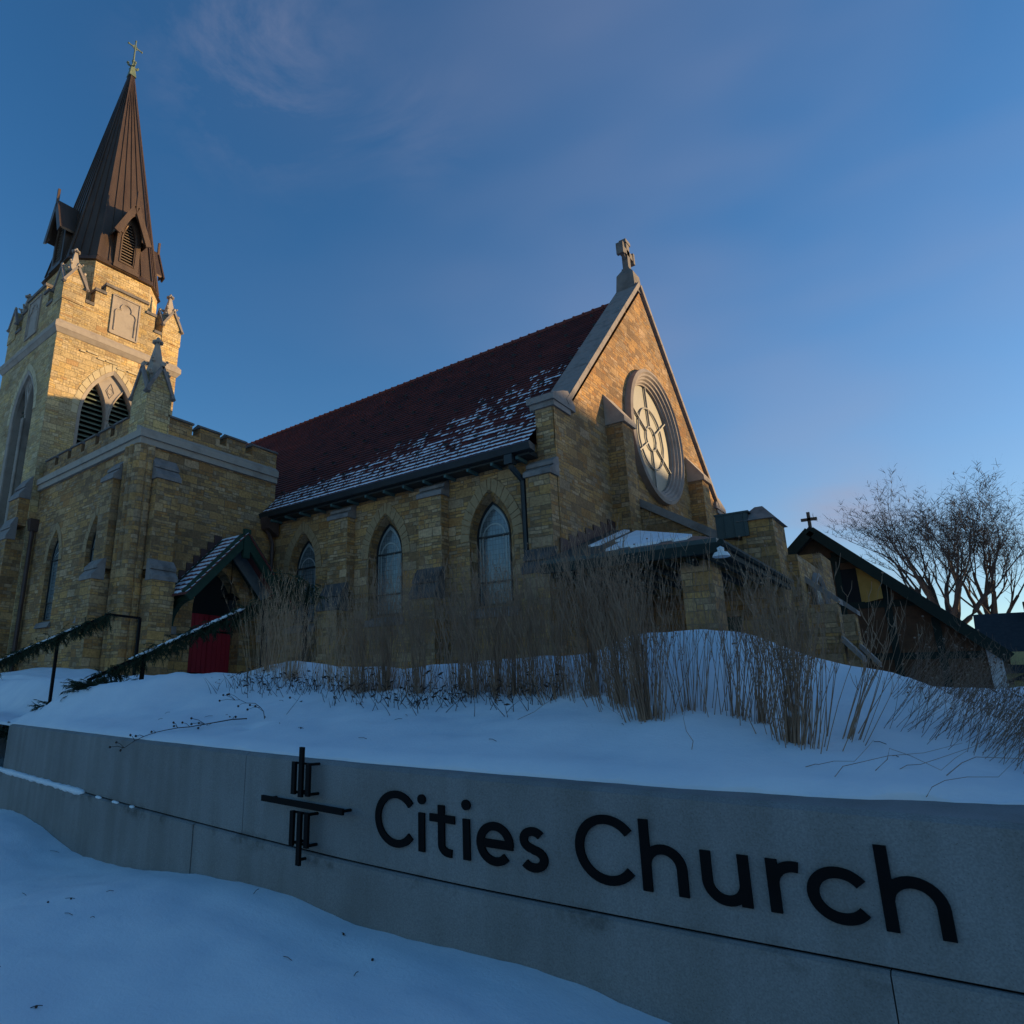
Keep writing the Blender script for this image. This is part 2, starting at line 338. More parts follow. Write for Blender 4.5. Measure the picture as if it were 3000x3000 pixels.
def concrete_mat():
    m = mat('precast_concrete', (.34, .33, .30), .85, spec=.3); nt = m.node_tree; b = nt.nodes['Principled BSDF']
    tc = nd(nt, 'ShaderNodeTexCoord')
    n1 = nd(nt, 'ShaderNodeTexNoise', i_Scale=1.3, i_Detail=7., i_Roughness=.65); lk(nt, tc.outputs['Object'], n1.inputs[0])
    n2 = nd(nt, 'ShaderNodeTexNoise', i_Scale=120., i_Detail=2.); lk(nt, tc.outputs['Object'], n2.inputs[0])
    vo = nd(nt, 'ShaderNodeTexVoronoi', i_Scale=55.); lk(nt, tc.outputs['Object'], vo.inputs[0])
    c = ramp(nt, n1.outputs[0], [(.25, (.175, .166, .160)), (.5, (.21, .204, .20)), (.75, (.24, .236, .232))])
    c = mixc(nt, 1., c, ramp(nt, n2.outputs[0], [(.35, (.86, .86, .86)), (.65, (1.12, 1.12, 1.12))]), 'MULTIPLY')
    speck = mth(nt, 'MULTIPLY', mth(nt, 'LESS_THAN', vo.outputs['Distance'], .13), .7)
    c = mixc(nt, speck, c, (.12, .11, .10))
    # water stains that run down from the joints
    mp = nd(nt, 'ShaderNodeMapping'); mp.inputs['Scale'].default_value = (5., 1., .5); lk(nt, tc.outputs['Object'], mp.inputs[0])
    n3 = nd(nt, 'ShaderNodeTexNoise', i_Scale=1.2, i_Detail=5.); lk(nt, mp.outputs[0], n3.inputs[0])
    c = mixc(nt, 1., c, ramp(nt, n3.outputs[0], [(.36, (.86, .85, .83)), (.60, (1., 1., 1.))]), 'MULTIPLY')
    sz = nd(nt, 'ShaderNodeSeparateXYZ'); lk(nt, tc.outputs['Object'], sz.inputs[0])
    dz = mth(nt, 'DIVIDE', mth(nt, 'SUBTRACT', sz.outputs[2], .665), .055)
    near = mth(nt, 'POWER', 2.718, mth(nt, 'MULTIPLY', mth(nt, 'MULTIPLY', dz, dz), -1.))
    n6 = nd(nt, 'ShaderNodeTexNoise', i_Scale=3.4, i_Detail=8., i_Roughness=.7); lk(nt, tc.outputs['Object'], n6.inputs[0])
    mr = nd(nt, 'ShaderNodeMapRange', i_1=.52, i_2=.66, i_3=0., i_4=.75); lk(nt, n6.outputs[0], mr.inputs[0])
    c = mixc(nt, mth(nt, 'MULTIPLY', near, mr.outputs[0]), c, (.055, .05, .042))
    lk(nt, c, b.inputs['Base Color'])
    bp = nd(nt, 'ShaderNodeBump', i_Strength=.25, i_Distance=.004); lk(nt, n2.outputs[0], bp.inputs['Height']); lk(nt, bp.outputs[0], b.inputs['Normal'])
    return m
M_CONC = concrete_mat()

# ------------------------------------------------------------------ ground and snow
WXY = [(-30, 5.4), (-14, 4.05), (-10.16, 3.72), (-6.3, 3.475), (-4.43, 3.415), (-3.34, 3.395), (-2.4, 3.44), (-1.28, 3.575), (-.6, 3.67), (-.14, 3.73), (2, 4.0), (8, 4.9)]
def interp(tab, x):
    if x <= tab[0][0]: return tab[0][1]
    for (a, b), (c, d) in zip(tab, tab[1:]):
        if x <= c: return b+(d-b)*(x-a)/(c-a)
    return tab[-1][1]
def sinterp(tab, x):   # smoothed table
    return (interp(tab, x-.12)+interp(tab, x+.12)+2*interp(tab, x))/4
OFF = [(-14, .07), (-6, .075), (-3.4, .11), (-2.2, .21), (-1.3, .25), (-.6, .42), (-.1, .75), (2, 1.1), (9, 1.2)]
def wallY(x): return (interp(WXY, x-.25)+2*interp(WXY, x)+interp(WXY, x+.25))/4
ZT, ZJ = -.425, -1.01     # top edge and joint of the sign wall
CREST = [(-40, 6.5, .3), (-13, 5.2, -.45), (-10.8, 3.9, -.40), (-10.19, 4.0, -.22), (-9.76, 4.1, -.10), (-9.26, 4.3, .06), (-8.84, 4.5, .15), (-8.44, 4.7, .22), (-8.03, 5.0, .27),
         (-7.73, 5.3, .25), (-7.48, 5.8, .37), (-7.3, 6., .45), (-7.0, 6.05, .48), (-6.63, 6., .43), (-6.23, 6., .37), (-5.5, 6., .355), (-5.01, 6., .33), (-4.35, 6., .37), (-4.01, 6., .40),
         (-3.69, 6., .42), (-3.16, 6., .405), (-2.89, 6., .41), (-2.68, 6., .46), (-2.53, 6., .525), (-2.33, 6., .57), (-2.15, 6., .59), (-1.57, 6., .55), (-1.35, 6., .48),
         (-1.15, 6., .38), (-.95, 6., .31), (-.7, 6., .27), (-.53, 6., .215), (-.38, 6., .145), (-.21, 6., .02), (-.04, 6., -.11), (.3, 6., -.2), (2, 6, -.3), (40, 6, -.3)]
CY = [(a, b) for a, b, c in CREST]; CZ = [(a, c) for a, b, c in CREST]
def smooth(t): t = max(0, min(1, t)); return t*t*(3-2*t)
def bank(x, y):
    yw = wallY(x); yc = interp(CY, x); zc = (interp(CZ, x-.06)+interp(CZ, x+.06))/2
    z0 = ZT+.004
    behind = .30-.95*smooth((5.9-y)/1.5) if x < -7 else .3
    if x < -7 and x > -8.5: behind = behind*smooth((-7-x)/1.5)+.3*(1-smooth((-7-x)/1.5))
    if y > 7: behind += .42*math.exp(-((x+20.5)/4.)**2-((y-8.4)/1.2)**2)
    if x > -1.5: behind = .3-.75*smooth((x+1.5)/2.2)*(1-smooth((y-9)/5.))
    n = .045*noise.noise(Vector((x*.9, y*.9, 3)))+.036*noise.noise(Vector((x*2.3, y*2.3, 7)))+.010*noise.noise(Vector((x*6.1, y*6.1, 5)))
    if y <= yc:
        yw += interp(OFF, x); t = (y-yw)/max(yc-yw, .1); t = max(0, t)
        edge = .045*smooth((y-yw+.03)/.14)
        z = z0+edge+(zc-z0-edge)*(.45*t+.55*t*t)
        n *= min(1, 3*t)
    else:
        t = smooth((y-yc)/(1.3 if x > -8 else .9)); z = zc+(behind-zc)*t
    for fx, fy, fr, fd in ((-5.35, 4.15, .12, .07), (-3.05, 4.35, .22, .035), (-5.6, 4.3, .08, .03), (-1.9, 4.1, .14, .025)):
        q = ((x-fx)/fr)**2+((y-fy)/(fr*.7))**2
        if q < 9: z -= fd*math.exp(-q)
    return z+n
def ground_bank():
    m = MB()
    xs = []; x = -60.
    while x < -14: xs.append(x); x += 1.5 if x < -24 else .5
    while x < 1.2: xs.append(x); x += .075
    while x < 14: xs.append(x); x += .5 if x < 4 else 1.5
    vs = [0., .004, .02, .045]; v = .045
    while v < 4.6: v += .07; vs.append(v)
    while v < 60: v *= 1.14; vs.append(v)
    nv = len(vs)
    for x in xs:
        yw = wallY(x)+interp(OFF, x)*(1+.16*noise.noise(Vector((x*3.3, 0, 0)))+.10*noise.noise(Vector((x*9, 2, 0))))
        for v in vs:
            y = yw+v; z = bank(x, y)
            if v == 0.: z = ZT-.03
            if v > 40 or x < -45: z -= 3*smooth(max((v-40)/15, (-45-x)/10))
            m.v.append((x, y, z))
    for i in range(len(xs)-1):
        for j in range(nv-1):
            a = i*nv+j; m.f.append((a, a+nv, a+nv+1, a+1))
    return tag(m.build('snow_bank', M_SNOW, smooth=True), 'snow covered bank rising behind the sign wall', None, None, 'structure')
ground_bank()
FS = [(-20, -1.50), (-9.86, -1.47), (-9.41, -1.43), (-8.9, -1.44), (-8.42, -1.47), (-7.6, -1.56), (-7.28, -1.585), (-6.6, -1.55), (-5.94, -1.50), (-5., -1.375), (-4.23, -1.315), (-3.79, -1.295), (-3.31, -1.35), (-2.76, -1.345),
      (-2.19, -1.315), (-1.86, -1.325), (-1.4, -1.395), (-1.0, -1.47), (0, -1.56), (10, -1.6)]
def front_z(x, y):
    yw = wallY(x); d = yw-y
    z = interp(FS, x-.08)*.5+interp(FS, x+.08)*.5
    z += .05*smooth(d/.5)*math.sin(x*2.1)*.5-.16*smooth((d-.2)/2.5)
    return z+.03*noise.noise(Vector((x*1.1, y*1.1, 1)))*smooth(d*3)+.020*noise.noise(Vector((x*2.6, y*2.6, 4)))*smooth(d*3)+.012*noise.noise(Vector((x*6, y*6, 1)))
def ground_front():
    m = MB()
    xs = [-900, -300, -90, -40]; x = -20.
    while x < 3: xs.append(x); x += .1 if x > -12 else .5
    xs += [4, 6, 10, 20, 60, 200, 900]
    ds = [-.12]; d = 0.
    while d < 3.4: ds.append(d); d += .08
    ds += [4, 5, 7, 12, 30, 100, 300, 900]
    nv = len(ds)
    for x in xs:
        for d in ds:
            y = wallY(max(-30, min(8, x)))-d; m.v.append((x, y, front_z(max(-25, min(10, x)), y) if abs(x) < 50 and d < 30 else -1.62))
    for i in range(len(xs)-1):
        for j in range(nv-1):
            a = i*nv+j; m.f.append((a, a+1, a+nv+1, a+nv))
    # the far side of the same sheet, below the bank and out to the horizon
    b = len(m.v)
    for i in range(0, len(xs)):
        x = xs[i]; m.v.append((x, wallY(max(-30, min(8, x)))+.12, -1.8)); m.v.append((x, 70, -1.9)); m.v.append((x, 1500, -1.9))
    for i in range(len(xs)-1):
        for k in (0, 1): a = b+i*3+k; m.f.append((a, a+3, a+4, a+1))
    return tag(m.build('ground', M_SNOW, smooth=True), 'snow field in front of the sign wall', None, None, 'structure')
ground_front()

# ------------------------------------------------------------------ sign wall with its lettering
def sign_wall():
    t = thing('sign_wall', (-3, 3.6, -1.7), 'long curved pale concrete wall with black raised lettering and a cross emblem, snow on top', 'sign wall')
    def course(x0, x1, z0, z1, off, thick, cham, name, step=.18):
        m = MB(); n = max(2, int((x1-x0)/step)); prof = []
        secs = []
        for i in range(n+1):
            x = x0+(x1-x0)*i/n; y = wallY(x)-off
            secs.append([(x, y, z0), (x, y, z1-cham), (x, y+cham*1.6, z1), (x, y+thick+(interp(OFF, x) if z1 == ZT else 0), z1), (x, y+thick+(interp(OFF, x) if z1 == ZT else 0), z0)])
        for a, b in zip(secs, secs[1:]):
            for k in range(5): m.face([a[k], b[k], b[(k+1) % 5], a[(k+1) % 5]])
        m.face(secs[0]); m.face(list(reversed(secs[-1])))
        return m.build(name, M_CONC, t)
    # upper blocks, a hairline open joint between them
    course(-10.16, -4.443, ZJ+.006, ZT, 0., .38, .022, 'upper_block')
    course(-4.437, 3.2, ZJ+.006, ZT, 0., .38, .022, 'upper_block')
    course(3.206, 8, ZJ+.006, ZT, 0., .38, .022, 'upper_block')
    lows = [(-30, -14.0), (-13.995, -5.075), (-5.07, -.54), (-.535, 8)]
    for a, b in lows: course(a, b, -2.2, ZJ-.004, .035 if b < -5 else .028, .5, .012, 'lower_block')
    # dark shadow gap behind the joint
    m = MB(); n = 60
    for i in range(n):
        xa = -10.1+(8+10.1)*i/n; xb = -10.1+(8+10.1)*(i+1)/n
        m.hexa([(xa, wallY(xa)+.012, ZJ-.03), (xb, wallY(xb)+.012, ZJ-.03), (xb, wallY(xb)+.3, ZJ-.03), (xa, wallY(xa)+.3, ZJ-.03),
                (xa, wallY(xa)+.012, ZJ+.02), (xb, wallY(xb)+.012, ZJ+.02), (xb, wallY(xb)+.3, ZJ+.02), (xa, wallY(xa)+.3, ZJ+.02)])
    m.build('joint', M_BLACK, t)
    # letters drawn as strokes on the wall (u along the wall, z up)
    def P(u, z, d): return (u, wallY(u)-d, z)
    def stroke(m, pts, w, d0=.002, d1=.016):
        L = []; Rr = []
        for i, p in enumerate(pts):
            a = pts[max(i-1, 0)]; b = pts[min(i+1, len(pts)-1)]
            tx, tz = b[0]-a[0], b[1]-a[1]; l = math.hypot(tx, tz); tx /= l; tz /= l
            L.append((p[0]-tz*w/2, p[1]+tx*w/2)); Rr.append((p[0]+tz*w/2, p[1]-tx*w/2))
        for i in range(len(pts)-1):
            q = [L[i], L[i+1], Rr[i+1], Rr[i]]
            m.hexa([P(*c, d0) for c in q]+[P(*c, d1) for c in q])
    def arc(cx, cz, rx, rz, a0, a1, n=22): return [(cx+rx*math.cos(R(a0+(a1-a0)*i/n)), cz+rz*math.sin(R(a0+(a1-a0)*i/n))) for i in range(n+1)]
    BL, XH, CP = -.872, -.658, -.553; w = .043; h2 = w/2
    def C_(x0, x1, zt, zb, op=38):
        rx = (x1-x0)/2/((1+math.cos(R(op)))/2)-h2; rz = (zt-zb)/2-h2; cx = x0+rx+h2
        return [arc(cx, (zt+zb)/2, rx, rz, op, 360-op, 34)]
    def stem(x, z1, z0=BL): return [[(x, z1), (x, z0)]]
    def n_(x0, x1, top):
        xa = x0+h2; xb = x1-h2; r = (xb-xa)/2
        return [[(xa, top), (xa, BL)], arc((xa+xb)/2, XH-h2-r, r, r, 172, 0, 16)+[(xb, BL)]]
    def u_(x0, x1):
        xa = x0+h2; xb = x1-h2; r = (xb-xa)/2
        return [[(xb, XH), (xb, BL)], [(xa, XH)]+arc((xa+xb)/2, BL+h2+r-.006, r, r, 180, 352, 16)]
    def e_(x0, x1):
        cx = (x0+x1)/2; rx = (x1-x0)/2-h2; rz = (XH-BL)/2-h2+.004; cz = (XH+BL)/2
        return [[(x0+h2, cz-.001), (x1-.004, cz-.001)], arc(cx, cz, rx, rz, -4, 318, 30)]
    def s_(x0, x1):
        cx = (x0+x1)/2; rx = (x1-x0)/2-h2; q = (XH-BL)/4; zc = (XH+BL)/2
        up = arc(cx, XH-h2-(q-h2/2)+.003, rx*.90, q-h2/2, 35, 262, 18); lo = arc(cx, BL+h2+(q-h2/2)-.003, rx, q-h2/2, 82, -148, 18)
        return [up+lo]
    def dot(m, x, z):
        r = .028; n = 20
        m.prism([P(x+r*math.cos(2*math.pi*i/n), z+r*math.sin(2*math.pi*i/n), .002) for i in range(n)], (0, -.014, 0))
    gl = [('C', C_(-3.062, -2.770, CP, BL-.004)), ('i', stem(-2.706, XH)), ('t', [[(-2.566, -.602), (-2.566, BL+.06)]+arc(-2.516, BL+.058, .05, .04, 190, 275, 8)+[(-2.497, BL+.017)], [(-2.646, -.675), (-2.475, -.675)]]),
          ('i', stem(-2.398, XH)), ('e', e_(-2.333, -2.113)), ('s', s_(-2.080, -1.922)), ('C', C_(-1.772, -1.488, CP, BL-.004)), ('h', n_(-1.452, -1.250, CP)),
          ('u', u_(-1.188, -.993)), ('r', [[(-.904, XH), (-.904, BL)], arc(-.822, XH-.102, .082, .080, 176, 78, 12)]), ('c', C_(-.782, -.572, XH, BL-.004, 36)), ('h', n_(-.528, -.312, CP))]
    for ch, strokes in gl:
        m = MB()
        for k, st in enumerate(strokes): stroke(m, st, w, .0022+.0004*k, .016+.0005*k)
        if ch == 'i': dot(m, strokes[0][0][0], -.584)
        o = m.build('letter', M_BLACK, t); o['label'] = 'black letter ' + ch
    # cross emblem of flat bars held off the wall on pegs
    K = .974
    def bar(x0, x1, z0, z1, o=.082, th=.022):
        x0, x1, z0, z1 = x0*K, x1*K, z0*K, z1*K
        m = MB(); m.hexa([P(x0, z0, o), P(x1, z0, o), P(x1, z0, o+th), P(x0, z0, o+th), P(x0, z1, o), P(x1, z1, o), P(x1, z1, o+th), P(x0, z1, o+th)])
        return m
    hw = .019
    em = bar(-3.773-hw, -3.773+hw, -.679, -.346).build('emblem', M_BLACK, t)
    em['label'] = 'black cross emblem of short bars standing off the wall'
    for a in ((-3.85-hw, -3.85+hw, -.667, -.449), (-3.697-hw, -3.697+hw, -.668, -.452), (-4.204, -3.349, -.748, -.708),
              (-3.849-hw, -3.849+hw, -1.001, -.776), (-3.695-hw, -3.695+hw, -.996, -.774), (-3.770-hw, -3.770+hw, -1.115, -.776)):
        bar(*a).build('emblem_bar', M_BLACK, em)
    for z in (-.458, -.655, -.784, -.982):
        bar(-3.869, -3.676, z-.007, z+.007, .066, .014).build('emblem_rail', M_BLACK, em)
    for x, z in ((-3.69, -.458), (-3.69, -.655), (-3.69, -.784), (-3.69, -.982), (-3.84, -.655), (-3.84, -.982), (-3.37, -.727), (-4.15, -.727), (-3.77, -1.08)):
        MB().tube([P(x*K, z*K, .082), P(x*K, z*K, -.002)], .010, 8).build('peg', M_BLACK, em)
    # snow resting on the ledge at the left
    m = MB(); x = -14.
    rr = random.Random(4)
    while x < -7.35:
        m.blob((x, wallY(x)-.012, ZJ-.004), .05+.02*rr.random(), x, 2, (1.6, .7, .55)); x += .055
    for xs_ in (-6.95, -6.9, -6.55, -6.5, -6.17): m.blob((xs_, wallY(xs_)-.016, ZJ-.004), .03, xs_, 2, (1.4, .6, .5))
    m.build('ledge_snow', M_SNOW, t, smooth=True)
sign_wall()

# ------------------------------------------------------------------ the church
church = thing('church', (-16*S, 13*S, 0), 'tan stone church with tall pointed steeple, red tiled nave and round gable window', 'church')
def cb(m, name, mt, parent=church, smooth=False, label=None):
    o = m.build(name, mt, parent, scale=S, smooth=smooth)
    if label: o['label'] = label
    return o
def pointed(c, hw, sill, spring, tip, n=10):
    """pointed arch opening outline, counter-clockwise from the lower left"""
    h = tip-spring; Rr = (hw*hw+h*h)/(2*hw); cl = c-hw+Rr
    a1 = math.atan2(h, c-cl)      # angle at the tip, measured from the left arc's centre
    left = [(cl+Rr*math.cos(math.pi+(a1-math.pi)*i/n), spring+Rr*math.sin(math.pi+(a1-math.pi)*i/n)) for i in range(n+1)]
    right = [(2*c-p[0], p[1]) for p in reversed(left[:-1])]
    return [(c+hw, sill)]+list(reversed(right))[0:0]+[p for p in reversed([(c-hw, sill)]+left+right)]
def pointed_loop(c, hw, sill, spring, tip, n=10):
    h = tip-spring; Rr = (hw*hw+h*h)/(2*hw); cl = c-hw+Rr
    a1 = math.atan2(h, c-cl)
    left = [(cl+Rr*math.cos(math.pi+(a1-math.pi)*i/n), spring+Rr*math.sin(math.pi+(a1-math.pi)*i/n)) for i in range(n+1)]
    right = [(2*c-p[0], p[1]) for p in reversed(left[:-1])]
    return [(c-hw, sill)]+left+right+[(c+hw, sill)]
def circle(cx, cz, r, n=48): return [(cx+r*math.cos(2*math.pi*i/n), cz+r*math.sin(2*math.pi*i/n)) for i in range(n)]
def mpY(y0): return lambda u, z, d: (u, y0+d, z)         # wall facing -Y
def mpX(x0): return lambda u, z, d: (x0-d, u, z)         # wall facing +X
def voussoirs(mp, c, hw, spring, tip, wd, n, proud=.015, jamb=0., parent=church, mt=None, name='arch_ring'):
    m = MB(); rr = random.Random(int(c*100))
    A = pointed_loop(c, hw, spring-jamb, spring, tip, 24)[1:-1]; B = pointed_loop(c, hw+wd, spring-jamb, spring, tip+wd*1.15, 24)[1:-1]
    cnt = len(A)-1; cuts = [int(round(i*cnt/n)) for i in range(n+1)]
    for a, b in zip(cuts, cuts[1:]):
        if b <= a: continue
        g = .12; pr = proud+.012*rr.random()
        def pt(L, i):
            i0 = int(math.floor(i)); f = i-i0; i1 = min(i0+1, cnt); return (L[i0][0]*(1-f)+L[i1][0]*f, L[i0][1]*(1-f)+L[i1][1]*f)
        idx = [a+g]+list(range(a+1, b))+[b-g]; e = wd*(.9+.16*rr.random())/wd
        for i, j in zip(idx, idx[1:]):
            p, q = pt(A, i), pt(A, j); r_, s_ = pt(B, j), pt(B, i)
            r_ = (q[0]+(r_[0]-q[0])*e, q[1]+(r_[1]-q[1])*e); s_ = (p[0]+(s_[0]-p[0])*e, p[1]+(s_[1]-p[1])*e)
            m.hexa([mp(*p, .03), mp(*q, .03), mp(*r_, .03), mp(*s_, .03), mp(*p, -pr), mp(*q, -pr), mp(*r_, -pr), mp(*s_, -pr)])
    return cb(m, name, mt or M_VOUS, parent)
def buttress(name, axis, w0, w1, face, steps, zb=-.6, cap_over=.04, parent=church):
    """stepped buttress: steps = [(projection, z where its sloped cap meets the stage above or wall, z of cap's low edge), ...] from the top down"""
    body = MB(); capl = []; ztop = None; prev = 0.
    def box(p0, p1, a, b, z0, z1):
        if axis == 'Y': body.box(a, b, face-p1, face-p0, z0, z1)
        else: body.box(face+p0, face+p1, a, b, z0, z1)
    def pt(p, w, z): return (w, face-p, z) if axis == 'Y' else (face+p, w, z)
    for i, (pr, zt_, zl) in enumerate(steps):
        znext = steps[i+1][1] if i+1 < len(steps) else zb
        box(-.2, pr, w0, w1, zb if i == len(steps)-1 else znext-.25, zl-.005)
        o = cap_over
        mz = (zt_+zl+.04)/2; mp_ = (prev+.02+pr+o)/2
        prof = [(prev-.05, zt_), (prev+.02, zt_), (mp_+.03, mz+.03), (mp_+.03, mz-.05), (mp_-.01, mz-.05), (pr+o, zl+.04), (pr+o, zl-.07), (prev-.05, zl-.07)]
        caps = MB(); capl.append(caps)
        caps.prism([pt(p, w0-o, z) for p, z in prof], (w1-w0+2*o, 0, 0) if axis == 'Y' else (0, w1-w0+2*o, 0))
        prev = pr
    b = cb(body, 'buttress', M_STONE, parent)
    for i, caps in enumerate(capl): cb(caps, 'cap', M_TRIMD if i == 0 or axis == 'X' or face < 9 else M_CAPD, b)
    return b
def window_on(mp, c, hw, sill, spring, tip, depth, shift, ghw, gtip, gspring, gsill, ring, n, parent=church, label=None, proud=.012):
    """splayed window: returns the front outline to cut from the wall; builds splay, arch ring, glass, frame and sill"""
    F = pointed_loop(c, hw, sill, spring, tip, 12); G = pointed_loop(c+shift, ghw, gsill, gspring, gtip, 12)
    m = MB(); m.loft([mp(*p, 0) for p in F], [mp(*p, depth) for p in G]); w = cb(m, 'window', M_STONE, parent, label=label)
    voussoirs(mp, c, hw, spring, tip, ring, n, proud, parent=w)
    m = MB(); m.sheet(G, [], lambda u, z, d: mp(u, z, depth+.01+d)); cb(m, 'glass', M_GLASS, w)
    fr = MB(); t = .03
    H = pointed_loop(c+shift, ghw-t, gsill+t, gspring, gtip-t*1.4, 12)
    for i in range(len(G)):
        j = (i+1) % len(G); fr.hexa([mp(*G[i], depth), mp(*G[j], depth), mp(*H[j], depth), mp(*H[i], depth), mp(*G[i], depth-.04), mp(*G[j], depth-.04), mp(*H[j], depth-.04), mp(*H[i], depth-.04)])
    cx = c+shift
    def hb(z, h_=.035, w_=None):
        w_ = w_ or ghw-.01; q = [(cx-w_, z), (cx+w_, z), (cx+w_, z+h_), (cx-w_, z+h_)]
        fr.hexa([mp(*p, depth) for p in q]+[mp(*p, depth-.045) for p in q])
    hb(gspring+.02); hb(gsill+.52)
    cb(fr, 'frame', M_DARKMETAL, w)
    # pale border line in the glass: inner arch
    bl = MB()
    A = pointed_loop(cx, ghw*.93, gsill+.04, gspring, gtip-.07, 12); B = pointed_loop(cx, ghw*.84, gsill+.04, gspring, gtip-.17, 12)
    for i in range(len(A)-1): bl.face([mp(*A[i], depth+.004), mp(*A[i+1], depth+.004), mp(*B[i+1], depth+.004), mp(*B[i], depth+.004)])
    def rnd_(r_): return [(cx-r_, gsill+.56)]+[(cx-r_*math.cos(R(a_)), gspring-.02+r_*1.12*math.sin(R(a_))) for a_ in range(0, 181, 12)]+[(cx+r_, gsill+.56)]
    A, B = rnd_(ghw*.74), rnd_(ghw*.66)
    for i in range(len(A)-1): bl.face([mp(*A[i], depth+.003), mp(*A[i+1], depth+.003), mp(*B[i+1], depth+.003), mp(*B[i], depth+.003)])
    cb(bl, 'glass_border', M_GLASSLINE, w)
    s = MB(); q = [(c-hw-.06, sill-.16), (c+hw+.06, sill-.16), (c+hw+.06, sill), (c-hw-.06, sill)]
    s.hexa([mp(*q[0], -.10), mp(*q[1], -.10), mp(*q[1], depth), mp(*q[0], depth), mp(*q[3], -.03), mp(*q[2], -.03), mp(q[2][0], gsill-.01, depth), mp(q[3][0], gsill-.01, depth)])
    cb(s, 'sill', M_TRIMD, w)
    return F

# ---- nave
def nave():
    sw_, nw, gx, bx = 13., 25.4, -6.45, -30.
    holes = []
    for c in (-8.2, -11.47, -14.75):
        lab = {-8.2: 'nave window nearest the gable, palest glass', -11.47: 'middle nave window', -14.75: 'dark nave window beside the entrance wing'}[c]
        holes.append(window_on(mpY(sw_), c, .60, 1.95, 3.62, 4.80, .36, -.14, .455, 4.60, 3.72, 2.12, .27, 17, label=lab))
    m = MB(); m.sheet([(-16.6, -.6), (gx, -.6), (gx, 5.62), (-16.6, 5.62)], holes, mpY(sw_))
    # gable wall with the round window cut out
    yc, zc = 19.25, 7.55
    out = [(sw_, -.6), (nw, -.6), (nw, 6.5), (24.5, 6.9), (yc+.05, 12.45), (13.9, 6.75), (sw_, 6.45)]
    m.sheet(out, [circle(yc, zc, 1.78)], mpX(gx))
    # back of the gable wall, above the roof, and the pier at its foot
    m.prism([(gx-.45, sw_-.02, 5.3), (gx-.02, sw_-.02, 5.3), (gx-.02, sw_-.02, 6.42), (gx-.45, sw_-.02, 6.42)], (0, .9, 0))
    m.face([(gx-.45, 13.5, 5.5), (gx-.45, yc, 12.3), (gx-.45, nw-.6, 6.), (gx-.45, nw-.6, 4)])
    m.box(bx, gx, nw-.02, nw, -.6, 5.6); m.box(bx-.3, bx, sw_, nw, -.6, 5.6)
    w = cb(m, 'nave_wall', M_STONE)
    # floor-to-roof darkness behind openings is the closed hall itself
    # roof: courses of clay tile, each lapping the one below
    rg = MB(); y0, z0, y1, z1 = 12.48, 5.50, 19.25, 12.38
    L = math.hypot(y1-y0, z1-z0); n = int(L*S/ROW); dy, dz = (y1-y0)/n, (z1-z0)/n; ny, nz = -(z1-z0)/L, (y1-y0)/L
    xa, xb = bx, gx-.42; lift = .028
    for i in range(n):
        ya, za, yb, zb = y0+dy*i, z0+dz*i, y0+dy*(i+1), z0+dz*(i+1)
        jit = 0
        a = (xa, ya+ny*lift, za+nz*lift); b = (xb, ya+ny*lift, za+nz*lift); c = (xb, yb+ny*.004, zb+nz*.004); d = (xa, yb+ny*.004, zb+nz*.004)
        v0, v1 = i*ROW+.001, (i+1)*ROW-.001
        rg.face([a, b, c, d], [(xa, v0), (xb, v0), (xb, v1), (xa, v1)])
        rg.face([(xa, ya, za), (xb, ya, za), b, a], [(xa, v0), (xb, v0), (xb, v0+.0005), (xa, v0+.0005)])
    rg.face([(xa, 2*y1-y0, z0), (xb, 2*y1-y0, z0), (xb, y1, z1), (xa, y1, z1)], [(xa, 40.), (xb, 40.), (xb, 50), (xa, 50)])
    # soffit
    rg.face([(xa, y0, z0), (xb, y0, z0), (xb, 13.02, 5.62), (xa, 13.02, 5.62)], [(0, 0)]*4)
    roof = cb(rg, 'roof', M_ROOF, label='steep red tiled nave roof with streaks of snow')
    rd = MB(); x = bx
    while x < gx-.5:
        rd.tube([(x, yc, z1-.02), (x+.30, yc, z1-.02)], [.10, .085], 8); rd.tube([(x+.27, yc, z1-.02), (x+.335, yc, z1-.02)], .118, 8); x += .335
    cb(rd, 'ridge_tiles', mat('ridge_clay', (.13, .028, .02), .8), roof)
    # snow guards: small dark hooks in staggered rows
    g0 = None; k = 0; rr = random.Random(3)
    for row in range(7):
        vv = (5+row*6); xg = -16.0+(row % 2)*.45
        while xg < gx-.6 and k < 96:
            y = y0+dy*vv; z = z0+dz*vv; p = Vector((xg, y+ny*.06, z+nz*.06))*S
            if g0 is None:
                m = MB(); m.hexa([(-.05, -.06, -.03), (.05, -.06, -.03), (.03, .06, .05), (-.03, .06, .05), (-.05, -.10, .04), (.05, -.10, .04), (.02, .03, .08), (-.02, .03, .08)])
                me = bpy.data.meshes.new('snow_guard'); me.from_pydata(m.v, [], m.f); me.materials.append(M_DARKMETAL); g0 = me
            o = bpy.data.objects.new('snow_guard', g0); COL.objects.link(o); o.parent = roof; o.location = p-ORG['church']; k += 1
            xg += .92
    # zigzag heating cable clipped along the eave
    pts = []; x = -16.0; k = 0
    while x < gx-.55:
        vv = .35 if k % 2 == 0 else 4.6
        pts.append((x, y0+dy*vv+ny*.075, z0+dz*vv+nz*.075)); x += .33; k += 1
    hc = MB(); hc.tube(pts, .011, 4, cap=False); cb(hc, 'heating_cable', M_DARKMETAL, roof)
    # coping on the gable rakes, cut in blocks
    cop = MB(); A = (13.62, 6.62); B = (yc, 12.62); nb = 8
    ly, lz = B[0]-A[0], B[1]-A[1]; ll = math.hypot(ly, lz); uy, uz = ly/ll, lz/ll; py_, pz_ = -uz, uy
